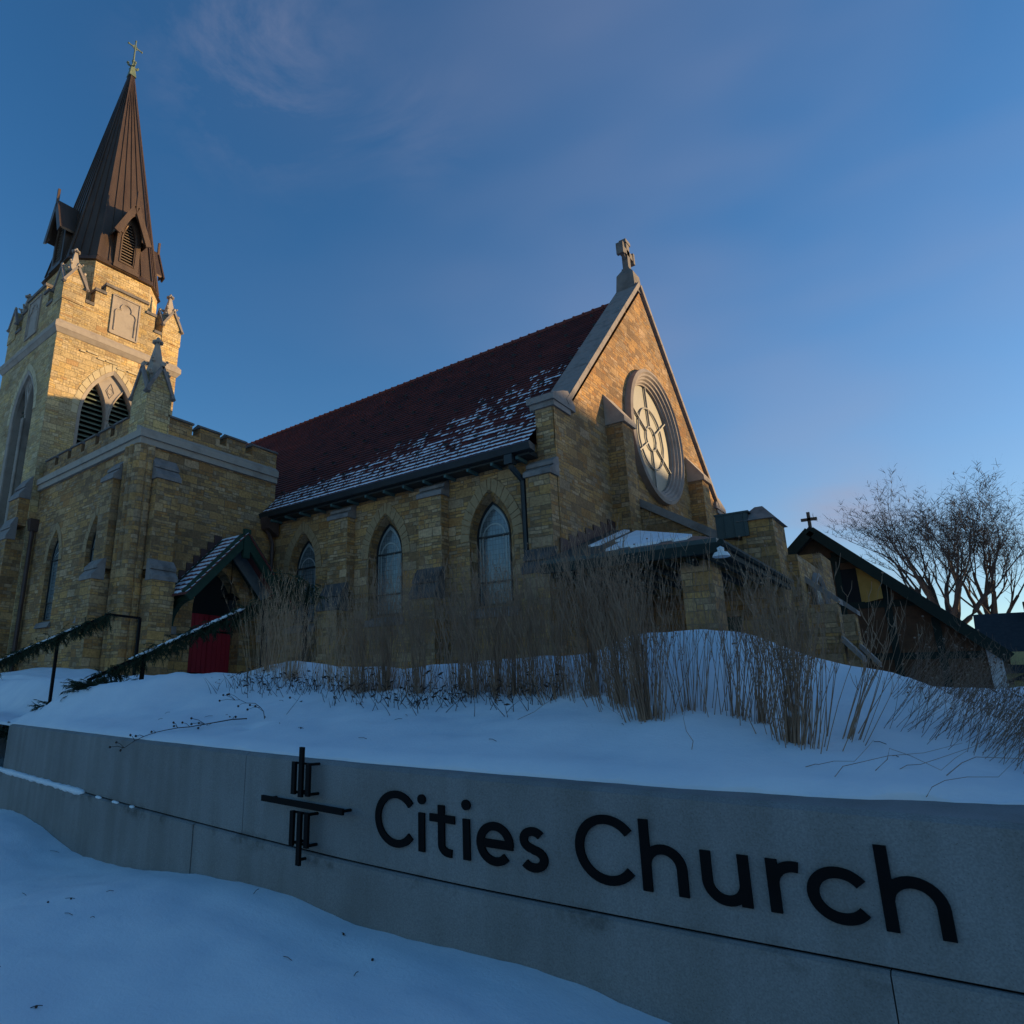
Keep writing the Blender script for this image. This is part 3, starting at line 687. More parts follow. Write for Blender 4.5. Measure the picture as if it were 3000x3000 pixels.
    for side in (1, -1):
        for i in range(nb):
            t0, t1 = i/nb*ll+.012, (i+1)/nb*ll-(.0 if i == nb-1 else .0)
            q = []
            for tt, hh in ((t0, .02), (t1, .02), (t1, .16), (t0, .16)):
                yy, zz = A[0]+uy*tt+py_*hh, A[1]+uz*tt+pz_*hh
                if side == -1: yy = 2*yc-yy
                q.append((yy, zz))
            x0_, x1_ = gx-.58, gx+.09
            cop.prism([(x0_, y_, z_) for y_, z_ in q], (x1_-x0_, 0, 0))
    # kneelers
    for side in (1, -1):
        def yy(v): return v if side == 1 else 2*yc-v
        for (a, b, c0, c1, z_a, z_b) in ((12.86, 13.95, gx-.60, gx+.08, 6.55, 6.70), (12.92, 13.75, gx-.55, gx+.05, 6.42, 6.55)):
            cop.box(c0, c1, min(yy(a), yy(b)), max(yy(a), yy(b)), z_a, z_b)
        cop.prism([(gx-.60, yy(12.86), 6.70), (gx-.60, yy(13.95), 6.70), (gx-.60, yy(13.62), 6.98), (gx-.60, yy(13.4), 6.92)], (.68, 0, 0))
    cb(cop, 'coping', noisy('gable_coping_stone', (.16, .13, .11), (.27, .225, .20), 3., .85, .4, 30., c3=(.21, .17, .15)), w)
    # round window: moulded ring, pale panel, bars
    ring = MB()
    prof = [(2.04, .02), (2.04, -.17), (1.94, -.20), (1.90, -.15), (1.84, -.15), (1.81, -.09), (1.76, -.08), (1.73, -.02), (1.68, -.01), (1.66, .05), (1.62, .06), (1.62, .20)]
    n = 64
    for (r0, d0), (r1, d1) in zip(prof, prof[1:]):
        for i in range(n):
            a, b = 2*math.pi*i/n, 2*math.pi*(i+1)/n
            ring.face([(gx-d0, yc+r0*math.cos(a), zc+r0*math.sin(a)), (gx-d0, yc+r0*math.cos(b), zc+r0*math.sin(b)), (gx-d1, yc+r1*math.cos(b), zc+r1*math.sin(b)), (gx-d1, yc+r1*math.cos(a), zc+r1*math.sin(a))])
    rw = cb(ring, 'rose_window', noisy('rose_moulding', (.24, .19, .16), (.34, .28, .24), 2., .85, .3, 40.), smooth=False)
    pn = MB(); pn.sheet(circle(yc, zc, 1.64, 64), [], lambda u, z, d: (gx-.13, u, z)); cb(pn, 'panel', M_PLASTER, rw)
    br = MB()
    for r_ in (.94, .37): br.tube([(gx-.09, yc+.06+r_*math.cos(2*math.pi*i/48), zc+r_*math.sin(2*math.pi*i/48)) for i in range(49)], .026, 6, cap=False)
    for k in range(6):
        a = R(90+60*k+3); br.bar((gx-.09, yc+.06+.37*math.cos(a), zc+.37*math.sin(a)), (gx-.09, yc+1.63*math.cos(a), zc+1.63*math.sin(a)), 0.036, .05, up=(1, 0, 0))
    cb(br, 'tracery', M_STEEL, rw)
    # pilaster buttresses on the gable with long weathered caps
    for y_a, y_b in ((15.85, 16.5), (22.0, 22.65)):
        m = MB(); m.box(gx-.1, gx+.42, y_a, y_b, 2.6, 6.9); b = cb(m, 'buttress', M_STONE)
        c = MB(); o = .05
        c.prism([(gx-.02, y_a-o, 7.75), (gx+.50, y_a-o, 6.98), (gx+.50, y_a-o, 6.84), (gx-.02, y_a-o, 6.84)], (0, y_b-y_a+2*o, 0)); cb(c, 'cap', M_TRIM, b)
    # corner and wall buttresses along the side
    buttress('b', 'Y', -7.05, -6.47, sw_, [(.34, 5.2, 4.82), (.62, 3.12, 2.62)])
    buttress('b', 'Y', -10.1, -9.4, sw_, [(.30, 5.28, 4.92), (.62, 3.05, 2.35)])
    buttress('b', 'Y', -13.35, -12.6, sw_, [(.30, 5.25, 4.90), (.62, 3.0, 2.3)])
    # gutter and its brackets
    g = MB(); g.prism([(-16.2, 12.66, 5.31), (-16.2, 12.44, 5.33), (-16.2, 12.38, 5.47), (-16.2, 12.44, 5.51), (-16.2, 12.66, 5.46)], (-6.78+16.2, 0, 0))
    g.box(-16.2, -6.9, 12.60, 13.0, 5.27, 5.37)
    gt = cb(g, 'gutter', M_DARKMETAL)
    for i in range(14): x = -15.8+i*.66; cb(MB().box(x, x+.06, 12.56, 12.98, 5.20, 5.27), 'bracket', noisy('teal_bracket', (.05, .10, .10), (.07, .13, .12), 3.), gt)
    d = MB(); d.tube([(-7.35, 12.55, 5.3), (-7.35, 12.6, 5.05), (-7.2, 12.83, 4.75), (-7.2, 12.86, 2.3), (-7.2, 12.86, -.3)], .075, 8); d.box(-7.45, -7.25, 12.45, 12.66, 5.1, 5.32)
    cb(d, 'downspout', M_DARKMETAL)
    d = MB(); d.tube([(-16.03, 12.62, 5.0), (-16.03, 12.86, 4.6), (-16.03, 12.86, -.3)], .06, 8); d.prism([(-16.15, 12.9, 5.5), (-16.15, 12.4, 5.5), (-16.15, 12.5, 5.0), (-16.15, 12.9, 4.8)], (.35, 0, 0))
    cb(d, 'downspout', M_PIPE)
    return w
nave()
# gable cross
def gable_cross():
    x, y = -6.72, 19.25
    m = MB(); m.hexa([(x-.30, y-.32, 12.45), (x+.30, y-.32, 12.45), (x+.30, y+.32, 12.45), (x-.30, y+.32, 12.45), (x-.26, y-.26, 13.12), (x+.26, y-.26, 13.12), (x+.26, y+.26, 13.12), (x-.26, y+.26, 13.12)])
    m.hexa([(x-.26, y-.26, 13.12), (x+.26, y-.26, 13.12), (x+.26, y+.26, 13.12), (x-.26, y+.26, 13.12), (x-.13, y-.15, 13.32), (x+.13, y-.15, 13.32), (x+.13, y+.15, 13.32), (x-.13, y+.15, 13.32)])
    p = cb(m, 'gable_cross', M_CAP)
    c = MB(); t = .09
    c.box(x-t, x+t, y-.11, y+.11, 13.3, 14.32); c.box(x-t, x+t, y-.42, y+.42, 13.86, 14.06)
    for dy in (-.42, .42): c.box(x-t-.02, x+t+.02, y+dy-.06, y+dy+.06, 13.76, 14.16)
    c.box(x-t-.02, x+t+.02, y-.19, y+.19, 14.30, 14.42); c.box(x-.12, x+.12, y-.15, y+.15, 13.30, 13.38)
    c.tube([(x, y+.24*math.cos(2*math.pi*i/20), 13.96+.24*math.sin(2*math.pi*i/20)) for i in range(21)], .05, 6, cap=False)
    cb(c, 'cross', M_CAP, p)
gable_cross()

# ---- pinnacles with gablets, spirelet, crockets and a leafy finial
def pinnacle(x0, x1, y0, y1, zb, ze, zp, ztop, mt_body, parent=church, z_fin=.22):
    m = MB(); m.box(x0, x1, y0, y1, zb, ze); xc, yc = (x0+x1)/2, (y0+y1)/2
    for a, b, ax in ((x0, x1, 'x'), (y0, y1, 'y')):
        if ax == 'x': m.prism([(x0, y0, ze), (x1, y0, ze), (xc, y0, zp)], (0, y1-y0, 0))
        else: m.prism([(x0, y0, ze+.001), (x0, y1, ze+.001), (x0, yc, zp+.001)], (x1-x0, 0, 0))
    p = cb(m, 'pinnacle', mt_body, parent)
    c = MB(); o = .07; w = .09
    hx, hy = (x1-x0)/2+o, (y1-y0)/2+o; sl = (zp-ze)
    for sy in (-1, 1):
        y = yc+sy*(y1-y0)/2
        for sx in (-1, 1): c.bar((xc+sx*hx, y, ze-.06), (xc, y, zp+.06), .10, .09)
    for sx in (-1, 1):
        x = xc+sx*(x1-x0)/2
        for sy in (-1, 1): c.bar((x, yc+sy*hy, ze-.06), (x, yc, zp+.06), .10, .09)
    # roofs behind each gablet
    cb(c, 'gablet_coping', M_TRIMD, p)
    s = MB(); r0 = (x1-x0)*.36; zs = ze+.1
    s.hexa([(xc-r0, yc-r0, zs), (xc+r0, yc-r0, zs), (xc+r0, yc+r0, zs), (xc-r0, yc+r0, zs), (xc-.045, yc-.045, ztop-z_fin*.8), (xc+.045, yc-.045, ztop-z_fin*.8), (xc+.045, yc+.045, ztop-z_fin*.8), (xc-.045, yc+.045, ztop-z_fin*.8)])
    for k in range(4):
        dx, dy = ((1, 1), (1, -1), (-1, 1), (-1, -1))[k]
        for q in (.35, .62):
            r_ = r0*(1-q)+.045*q+.03; z = zs+(ztop-z_fin-zs)*q
            s.blob((xc+dx*r_, yc+dy*r_, z), .075, k+q, 1, (1, 1, .8)); s.blob((xc+dx*(r_+.06), yc+dy*(r_+.06), z+.05), .045, k-q, 1)
    for sx, sy in ((1, 0), (-1, 0), (0, 1), (0, -1)):
        s.blob((xc+sx*(x1-x0)/2, yc+sy*(y1-y0)/2, zp+.12), .075, sx+sy*2, 1, (1, 1, 1.4))
    zf = ztop-z_fin
    s.tube([(xc, yc, zf-.1), (xc, yc, ztop-.04)], .04, 6)
    for sx, sy in ((1, 0), (-1, 0), (0, 1), (0, -1), (.7, .7), (-.7, .7), (.7, -.7), (-.7, -.7)): s.blob((xc+sx*.11, yc+sy*.11, zf+.07), .065, sx*3+sy, 1, (1, 1, .8))
    s.blob((xc, yc, ztop-.03), .06, 1, 1); s.blob((xc, yc, zf-.02), .08, 1, 1, (1, 1, .5))
    cb(s, 'spirelet', M_TRIM, p)
    return p

# ---- entrance wing
def wing():
    X, Y = -16.2, 8.3; xb = -23.2
    m = MB(); holes = []
    for c, lab in ((-21.15, 'narrow wing window beside the tower'), (-18.42, 'narrow wing window beside the corner')):
        holes.append(window_on(mpY(Y), c, .44, 2.05, 3.95, 4.98, .17, -.05, .36, 4.82, 4.0, 2.15, .22, 13, label=lab))
    zc = 6.72
    m.sheet([(xb, -1.), (X, -1.), (X, zc), (xb, zc)], holes, mpY(Y))
    dy = 11.12
    door = pointed_loop(dy, .82, .05, 2.3, 3.55, 12)
    m.sheet([(Y, -1.), (13.0, -1.), (13.0, zc), (Y, zc)], [door], mpX(X), .5)
    m.face([(xb, Y, zc), (X, Y, zc), (X, 13., zc), (xb, 13., zc)])
    w = cb(m, 'entrance_wing', M_STONE)
    # cornice
    c = MB()
    for z0, z1, o in ((6.60, 6.78, .10), (6.78, 6.98, .16)):
        c.box(xb, X+o, Y-o, Y+.3, z0, z1); c.box(X-.3, X+o-.002, Y+.3, 12.98, z0+.001, z1)
    c.prism([(xb, Y-.16, 6.98), (xb, Y, 7.12), (xb, Y+.1, 7.12), (xb, Y+.1, 6.98)], (X-xb, 0, 0))
    c.prism([(X+.16, Y-.16, 6.98), (X, Y-.16, 7.12), (X-.1, Y-.16, 7.12), (X-.1, Y-.16, 6.98)], (0, 12.98-Y+.16, 0))
    cb(c, 'cornice', M_TRIM, w)
    # parapet with merlons
    p = MB(); kl = []; th = .38; zl, zh = 7.32, 7.62
    p.box(X-th, X, 9.0, 12.98, 6.95, zl); p.box(xb, X-.75, Y, Y+th, 6.95, zl)
    for a, b in ((9.0, 9.80), (10.06, 10.77), (11.02, 11.73), (12.0, 12.98)):
        p.box(X-th+.002, X-.002, a, b, zl, zh); k = MB(); kl.append(k); k.box(X-th-.03, X+.05, a-.03, b+.03, zh, zh+.05); k.prism([(X+.05, a-.03, zh+.05), (X-.1, a-.03, zh+.13), (X-th-.03, a-.03, zh+.05)], (0, b-a+.06, 0))
    x = -17.25
    for i in range(6):
        a, b = x-.70, x; x -= .97
        p.box(a, b, Y+.002, Y+th-.002, zl, zh); k = MB(); kl.append(k); k.box(a-.03, b+.03, Y-.05, Y+th+.03, zh, zh+.05); k.prism([(a-.03, Y-.05, zh+.05), (a-.03, Y+.1, zh+.13), (a-.03, Y+th+.03, zh+.05)], (b-a+.06, 0, 0))
    p.box(-17.25, -16.9, Y+.003, Y+th, 6.95, zh-.01)
    pp = cb(p, 'parapet', M_STONE, w)
    for k in kl: cb(k, 'parapet_cap', M_CAP, pp)
    pinnacle(-17.0, X+.05, Y-.05, 9.02, 6.9, 8.18, 8.98, 10.12, M_TSTONE)
    # corner buttresses, with the rounded shafts between them
    buttress('b', 'X', 8.66, 9.33, X, [(.36, 6.32, 5.72), (.62, 3.42, 2.92)])
    buttress('b', 'Y', -17.55, -16.9, Y, [(.36, 6.32, 5.75), (.62, 3.45, 2.95)])
    sft = MB()
    for cx, cy, r_ in ((-16.28, 8.34, .20), (-16.5, 8.28, .17), (-16.22, 8.56, .15), (-16.75, 8.26, .15)):
        sft.tube([(cx, cy, -.6), (cx, cy, 6.6)], r_, 14)
    cb(sft, 'corner_shafts', M_STONE, w, smooth=False)
    # hopper head and downspout at the tower end
    d = MB(); d.prism([(-22.95, 8.0, 5.55), (-22.65, 8.0, 5.55), (-22.70, 8.05, 5.15), (-22.88, 8.05, 5.15)], (0, .28, 0)); d.tube([(-22.8, 8.16, 5.2), (-22.8, 8.16, -.2)], .07, 8)
    cb(d, 'downspout', M_PIPE, w)
    # door in its arch
    dm = MB(); dm.sheet(door, [], lambda u, z, d_: (X-.45, u, z)); cb(dm, 'tympanum', M_DARK, w)
    dd = MB()
    for a in (-.80, .01):
        dd.box(X-.44, X-.39, dy+a, dy+a+.79, .05, 2.25)
        for i in range(5): dd.box(X-.39, X-.375, dy+a+.02+i*.155, dy+a+.155+i*.155, .08, 2.22)
    dr = cb(dd, 'door', M_RED, w, label='red plank double door')
    h = MB()
    for z in (.55, 1.75):
        for a, b in ((-.78, -.1), (.1, .78)): h.box(X-.374, X-.36, dy+a, dy+b, z, z+.06)
    cb(h, 'hinge', M_BLACK, dr)
wing()

# ---- porch hood over the red door
def hood():
    X0, X1 = -16.19, -15.05; yc, zp, ze, hw = 11.12, 4.42, 2.62, 1.72
    rg = MB(); row = .17/S; L = math.hypot(hw+.12, zp-ze+.1)
    for side in (-1, 1):
        n = 13; y0 = yc+side*(hw+.14); z0 = ze-.14
        for i in range(n):
            ya = y0+(yc-y0)*i/n; za = z0+(zp-z0)*i/n; yb = y0+(yc-y0)*(i+1)/n; zb = z0+(zp-z0)*(i+1)/n
            v = i*.17; l = .05
            q = [(X0, ya, za+l), (X1+.12, ya, za+l), (X1+.12, yb, zb+.02), (X0, yb, zb+.02)]
            uv = [(X0*S, v+.001), ((X1+.12)*S, v+.001), ((X1+.12)*S, v+.169), (X0*S, v+.169)]
            rg.face(q, uv); rg.face([(X0, ya, za), (X1+.12, ya, za), q[1], q[0]], [uv[0]]*4)
            rg.face([(X1+.12, ya, za-.0), (X1+.12, yb, zb), q[2], q[1]], [uv[0]]*4)
        rg.face([(X0, y0, z0), (X1+.12, y0, z0), (X1+.12, yc, zp), (X0, yc, zp)], [(0, 0)]*4)
    p = cb(rg, 'porch_hood', M_PORCHROOF, label='steep gabled hood over the red door, snow on its tiles')
    t = MB()
    for side in (-1, 1):
        a = (X1, yc+side*(hw+.05), ze-.16); b = (X1, yc+side*.04, zp-.14)
        t.bar(a, b, .10, .34, up=(0, 0, 1)); t.bar((X0+.15, a[1], a[2]), (X0+.15, b[1], b[2]), .12, .22)
        # plate along the eave and curved brace to the corbel
        t.box(X0, X1, yc+side*(hw-.12)-.07, yc+side*(hw-.12)+.07, ze-.16, ze-.02)
        pts = []
        for i in range(9):
            a_ = R(90*i/8); pts.append((X0+.10+(X1-X0-.15)*(1-math.cos(a_)), yc+side*(hw-.14), 1.75+(.75)*math.sin(a_)))
        for q, r_ in zip(pts, pts[1:]): t.bar(q, r_, .16, .20)
    t.box(X1-.02, X1+.08, yc-.11, yc+.11, 3.72, 4.55)
    cb(t, 'timber_frame', M_GREEN, p)
    c = MB()
    for side in (-1, 1): c.box(X0, X0+.26, yc+side*(hw-.14)-.15, yc+side*(hw-.14)+.15, 1.55, 1.75)
    cb(c, 'corbel', M_TRIMD, p)
    b = MB(); b.bar((X0+.5, yc+.15, 4.05), (X0+.5, yc+hw-.1, 2.62), .5, .05, up=(1, 0, 0)); cb(b, 'soffit_board', noisy('grey_blue_board', (.10, .12, .13), (.14, .16, .17), 3.), p)
    s = MB()
    for i in range(8):
        for side in (-1,):
            y = yc+side*(hw-.05)+(-side)*i*.215; z = 2.78+i*.235
            s.box(X0, X0+.03, y-.12, y+.12, z-.30, z+.08)
    cb(s, 'stepped_flashing', M_LEAD, p)
hood()

# ---- tower, belfry, parapet
def tower():
    xa, xb, ya, yb = -28.3, -23.0, 8.05, 12.93
    xc, yc = (xa+xb)/2, (ya+yb)/2
    m = MB(); D = .42
    # belfry openings: a wide arch filled by a plate with two lancets
    oR = pointed_loop(10.33, 1.17, 6.2, 9.75, 11.92, 12); oL = pointed_loop(-25.3, 1.10, 5.45, 9.9, 11.85, 12)
    m.sheet([(ya, -1), (yb, -1), (yb, 14.22), (ya, 14.22)], [oR], mpX(xb), .14)
    m.sheet([(xa, -1), (xb, -1), (xb, 14.22), (xa, 14.22)], [oL], mpY(ya), .14)
    m.face([(xa, ya, -1), (xa, yb, -1), (xa, yb, 14.2), (xa, ya, 14.2)]); m.face([(xa, yb, -1), (xb, yb, -1), (xb, yb, 14.2), (xa, yb, 14.2)])
    m.face([(xa, ya, 13.6), (xb, ya, 13.6), (xb, yb, 13.6), (xa, yb, 13.6)])
    t = cb(m, 'tower', M_TSTONE, label='square golden stone bell tower')
    for mp, c, hw, sill, spring, tip, o in ((mpX(xb), 10.33, 1.17, 6.2, 9.75, 11.92, oR), (mpY(ya), -25.3, 1.10, 5.45, 9.9, 11.85, oL)):
        plate = MB(); lw = hw*.415; lo = hw*.475; holes = []
        for s in (-1, 1): holes.append(pointed_loop(c+s*lo, lw, sill+.25, spring+.15, spring+1.50, 10))
        plate.sheet(o, holes, lambda u, z, d, mp=mp: mp(u, z, .13+d), .24)
        # outer moulding and relief in the head
        A = pointed_loop(c, hw, sill, spring, tip, 14); B = pointed_loop(c, hw-.13, sill+.1, spring, tip-.17, 14)
        for i in range(len(A)-1): plate.hexa([mp(*A[i], .14), mp(*A[i+1], .14), mp(*B[i+1], .14), mp(*B[i], .14), mp(*A[i], -.015), mp(*A[i+1], -.015), mp(*B[i+1], .03), mp(*B[i], .03)])
        for s in (-1, 1):
            a_ = pointed_loop(c+s*lo, lw+.04, sill+.25, spring+.15, spring+1.58, 10); pts = [mp(*q, .12) for q in a_[1:-1]]
            plate.tube(pts, .028, 6); plate.tube([mp(c+s*(lo-lw-.02), sill+.2, .08), mp(c+s*(lo-lw-.02), spring, .08)], .05, 8); plate.tube([mp(c+s*(lo+lw+.03), sill+.2, .08), mp(c+s*(lo+lw+.03), spring, .08)], .05, 8)
        dm = [(c-.16, spring+1.32), (c, spring+1.05), (c+.16, spring+1.32), (c, spring+1.66), (c-.16, spring+1.32)]
        plate.tube([mp(*q, .125) for q in dm], .022, 6)
        plate.tube([mp(c+.10*math.cos(a*.5236), spring+1.34+.12*math.sin(a*.5236), .125) for a in range(13)], .016, 5)
        pl_ = cb(plate, 'belfry_window', M_TRIM, t)
        lv = MB(); z = sill+.05
        while z < tip-.1:
            ww = hw-.04 if z < spring else (hw-.04)*max(0., 1-((z-spring)/(tip-spring))**1.6)
            if ww > .1:
                q = [mp(c-ww, z, .30), mp(c+ww, z, .30), mp(c+ww, z+.15, .52), mp(c-ww, z+.15, .52)]
                q2 = [tuple(Vector(p)+Vector((0, 0, .035))) for p in q]; lv.hexa(q+q2)
            z += .19
        cb(lv, 'louvre', M_LOUVRE, pl_)
        bk = MB(); bk.sheet(o, [], lambda u, z, d, mp=mp: mp(u, z, .60)); cb(bk, 'dark_opening', M_DARK, pl_)
        voussoirs(mp, c, hw+.01, spring, tip+.02, .25, 19, .01, parent=t, mt=M_ARCHT)
    # stepped drip line in the stonework over the arch
    dl = MB(); y = 8.75; z = 12.22
    for seg in ((8.95, 9.15, 12.20), (9.22, 9.62, 12.26), (9.62, 9.9, 12.14), (9.95, 10.4, 12.16), (10.4, 10.75, 12.02), (10.85, 11.3, 12.06), (11.3, 11.6, 11.92)):
        dl.box(xb-.02, xb+.045, seg[0], seg[1], seg[2], seg[2]+.06)
    cb(dl, 'drip_stones', M_ARCHT, t)
    # string course
    s = MB(); 
    s.box(xa-.14, xb+.14, ya-.14, yb+.14, 12.78, 12.98)
    s.hexa([(xa-.14, ya-.14, 12.98), (xb+.14, ya-.14, 12.98), (xb+.14, yb+.14, 12.98), (xa-.14, yb+.14, 12.98), (xa-.01, ya-.01, 13.14), (xb+.01, ya-.01, 13.14), (xb+.01, yb+.01, 13.14), (xa-.01, yb+.01, 13.14)])
    s.hexa([(xa-.02, ya-.02, 12.62), (xb+.02, ya-.02, 12.62), (xb+.02, yb+.02, 12.62), (xa-.02, yb+.02, 12.62), (xa-.13, ya-.13, 12.78), (xb+.13, ya-.13, 12.78), (xb+.13, yb+.13, 12.78), (xa-.13, yb+.13, 12.78)])
    cb(s, 'string_course', M_TRIM, t)
    # parapet: low wall, stepped centre merlons with carved panels, corner blocks
    th = .36; pl2 = []; kl = []
    def run(axis, f, a0, a1, sgn, ctr):
        def bx(m_, u0, u1, d0, d1, z0, z1):
            if axis == 'X': m_.box(min(f-sgn*d0, f-sgn*d1), max(f-sgn*d0, f-sgn*d1), u0, u1, z0, z1)
            else: m_.box(u0, u1, min(f-sgn*d0, f-sgn*d1), max(f-sgn*d0, f-sgn*d1), z0, z1)
        p = MB(); pl2.append(p)
        for u0, u1, zz in ((ctr-1.26, ctr-.88, 14.88), (ctr-.88, ctr+.88, 15.28), (ctr+.88, ctr+1.26, 14.88)):
            bx(p, u0, u1, .002, th, 14.2, zz); k = MB(); kl.append(k); bx(k, u0-.04, u1+.04, -.06, th+.04, zz, zz+.12)
        for u0, u1 in ((a0+.84, ctr-1.26), (ctr+1.26, a1-.84)):
            k = MB(); kl.append(k); bx(k, u0, u1, -.05, th+.04, 14.2, 14.32)
    run('X', xb, ya, yb, 1, yc); run('X', xa, ya, yb, -1, yc); run('Y', ya, xa, xb, -1, xc); run('Y', yb, xa, xb, 1, xc)
    pps = [cb(p, 'parapet', M_TSTONE, t) for p in pl2]
    for i, k in enumerate(kl): cb(k, 'parapet_cap', M_CAP, pps[i//5])
    for mp, c in ((mpX(xb), yc), (mpY(ya), xc)):
        q = MB(); w_, z0, z1 = .56, 13.42, 15.06
        o_ = [(c-w_, z0), (c+w_, z0), (c+w_, z1), (c-w_, z1)]
        q.hexa([mp(*a, .02) for a in o_]+[mp(*a, -.02) for a in o_])
        for a, b in zip(o_, o_[1:]+o_[:1]): q.bar(mp(*a, -.025), mp(*b, -.025), .06, .05)
        pts = [(c-.42, z0+.15), (c-.42, z0+.75)]+[(c-.25+.19*math.cos(R(a)), z0+.92+.19*math.sin(R(a))) for a in range(200, 79, -20)]+[(c+.24*math.cos(R(a)), z0+1.16+.24*math.sin(R(a))) for a in range(170, 9, -20)]+[(c+.25+.19*math.cos(R(a)), z0+.92+.19*math.sin(R(a))) for a in range(100, -21, -20)]+[(c+.42, z0+.75), (c+.42, z0+.15)]
        q.tube([mp(*a, -.03) for a in pts], .032, 6)
        cb(q, 'carved_panel', M_TRIM, t)
    e = .82
    for (x0, x1, y0, y1) in ((xb-e, xb+.03, ya-.03, ya+e), (xb-e, xb+.03, yb-e, yb+.03), (xa-.03, xa+e, ya-.03, ya+e), (xa-.03, xa+e, yb-e, yb+.03)):
        pinnacle(x0, x1, y0, y1, 14.0, 14.72, 15.45, 16.5, M_TSTONE, t if False else church)
    # lower buttress at the wing
    buttress('b', 'Y', -23.95, -23.1, ya, [(.34, 7.1, 6.35), (.55, 5.6, 4.9)])
    buttress('b', 'Y', -28.3, -27.4, ya, [(.34, 7.1, 6.35), (.55, 5.6, 4.9)])
    w = MB(); w.box(-27.3, -24.0, ya-.12, ya+.3, 5.1, 5.4); w.prism([(-27.3, ya-.12, 5.4), (-27.3, ya+.02, 5.62), (-27.3, ya+.2, 5.4)], (3.3, 0, 0)); cb(w, 'belfry_sill', M_TRIM, t)
    return xc, yc
M_ARCHT = noisy('tower_arch_stone', (.42, .33, .20), (.56, .45, .27), 2.2, .9, .5, 25., c3=(.48, .38, .23), bdist=.02)
TX, TY = tower()

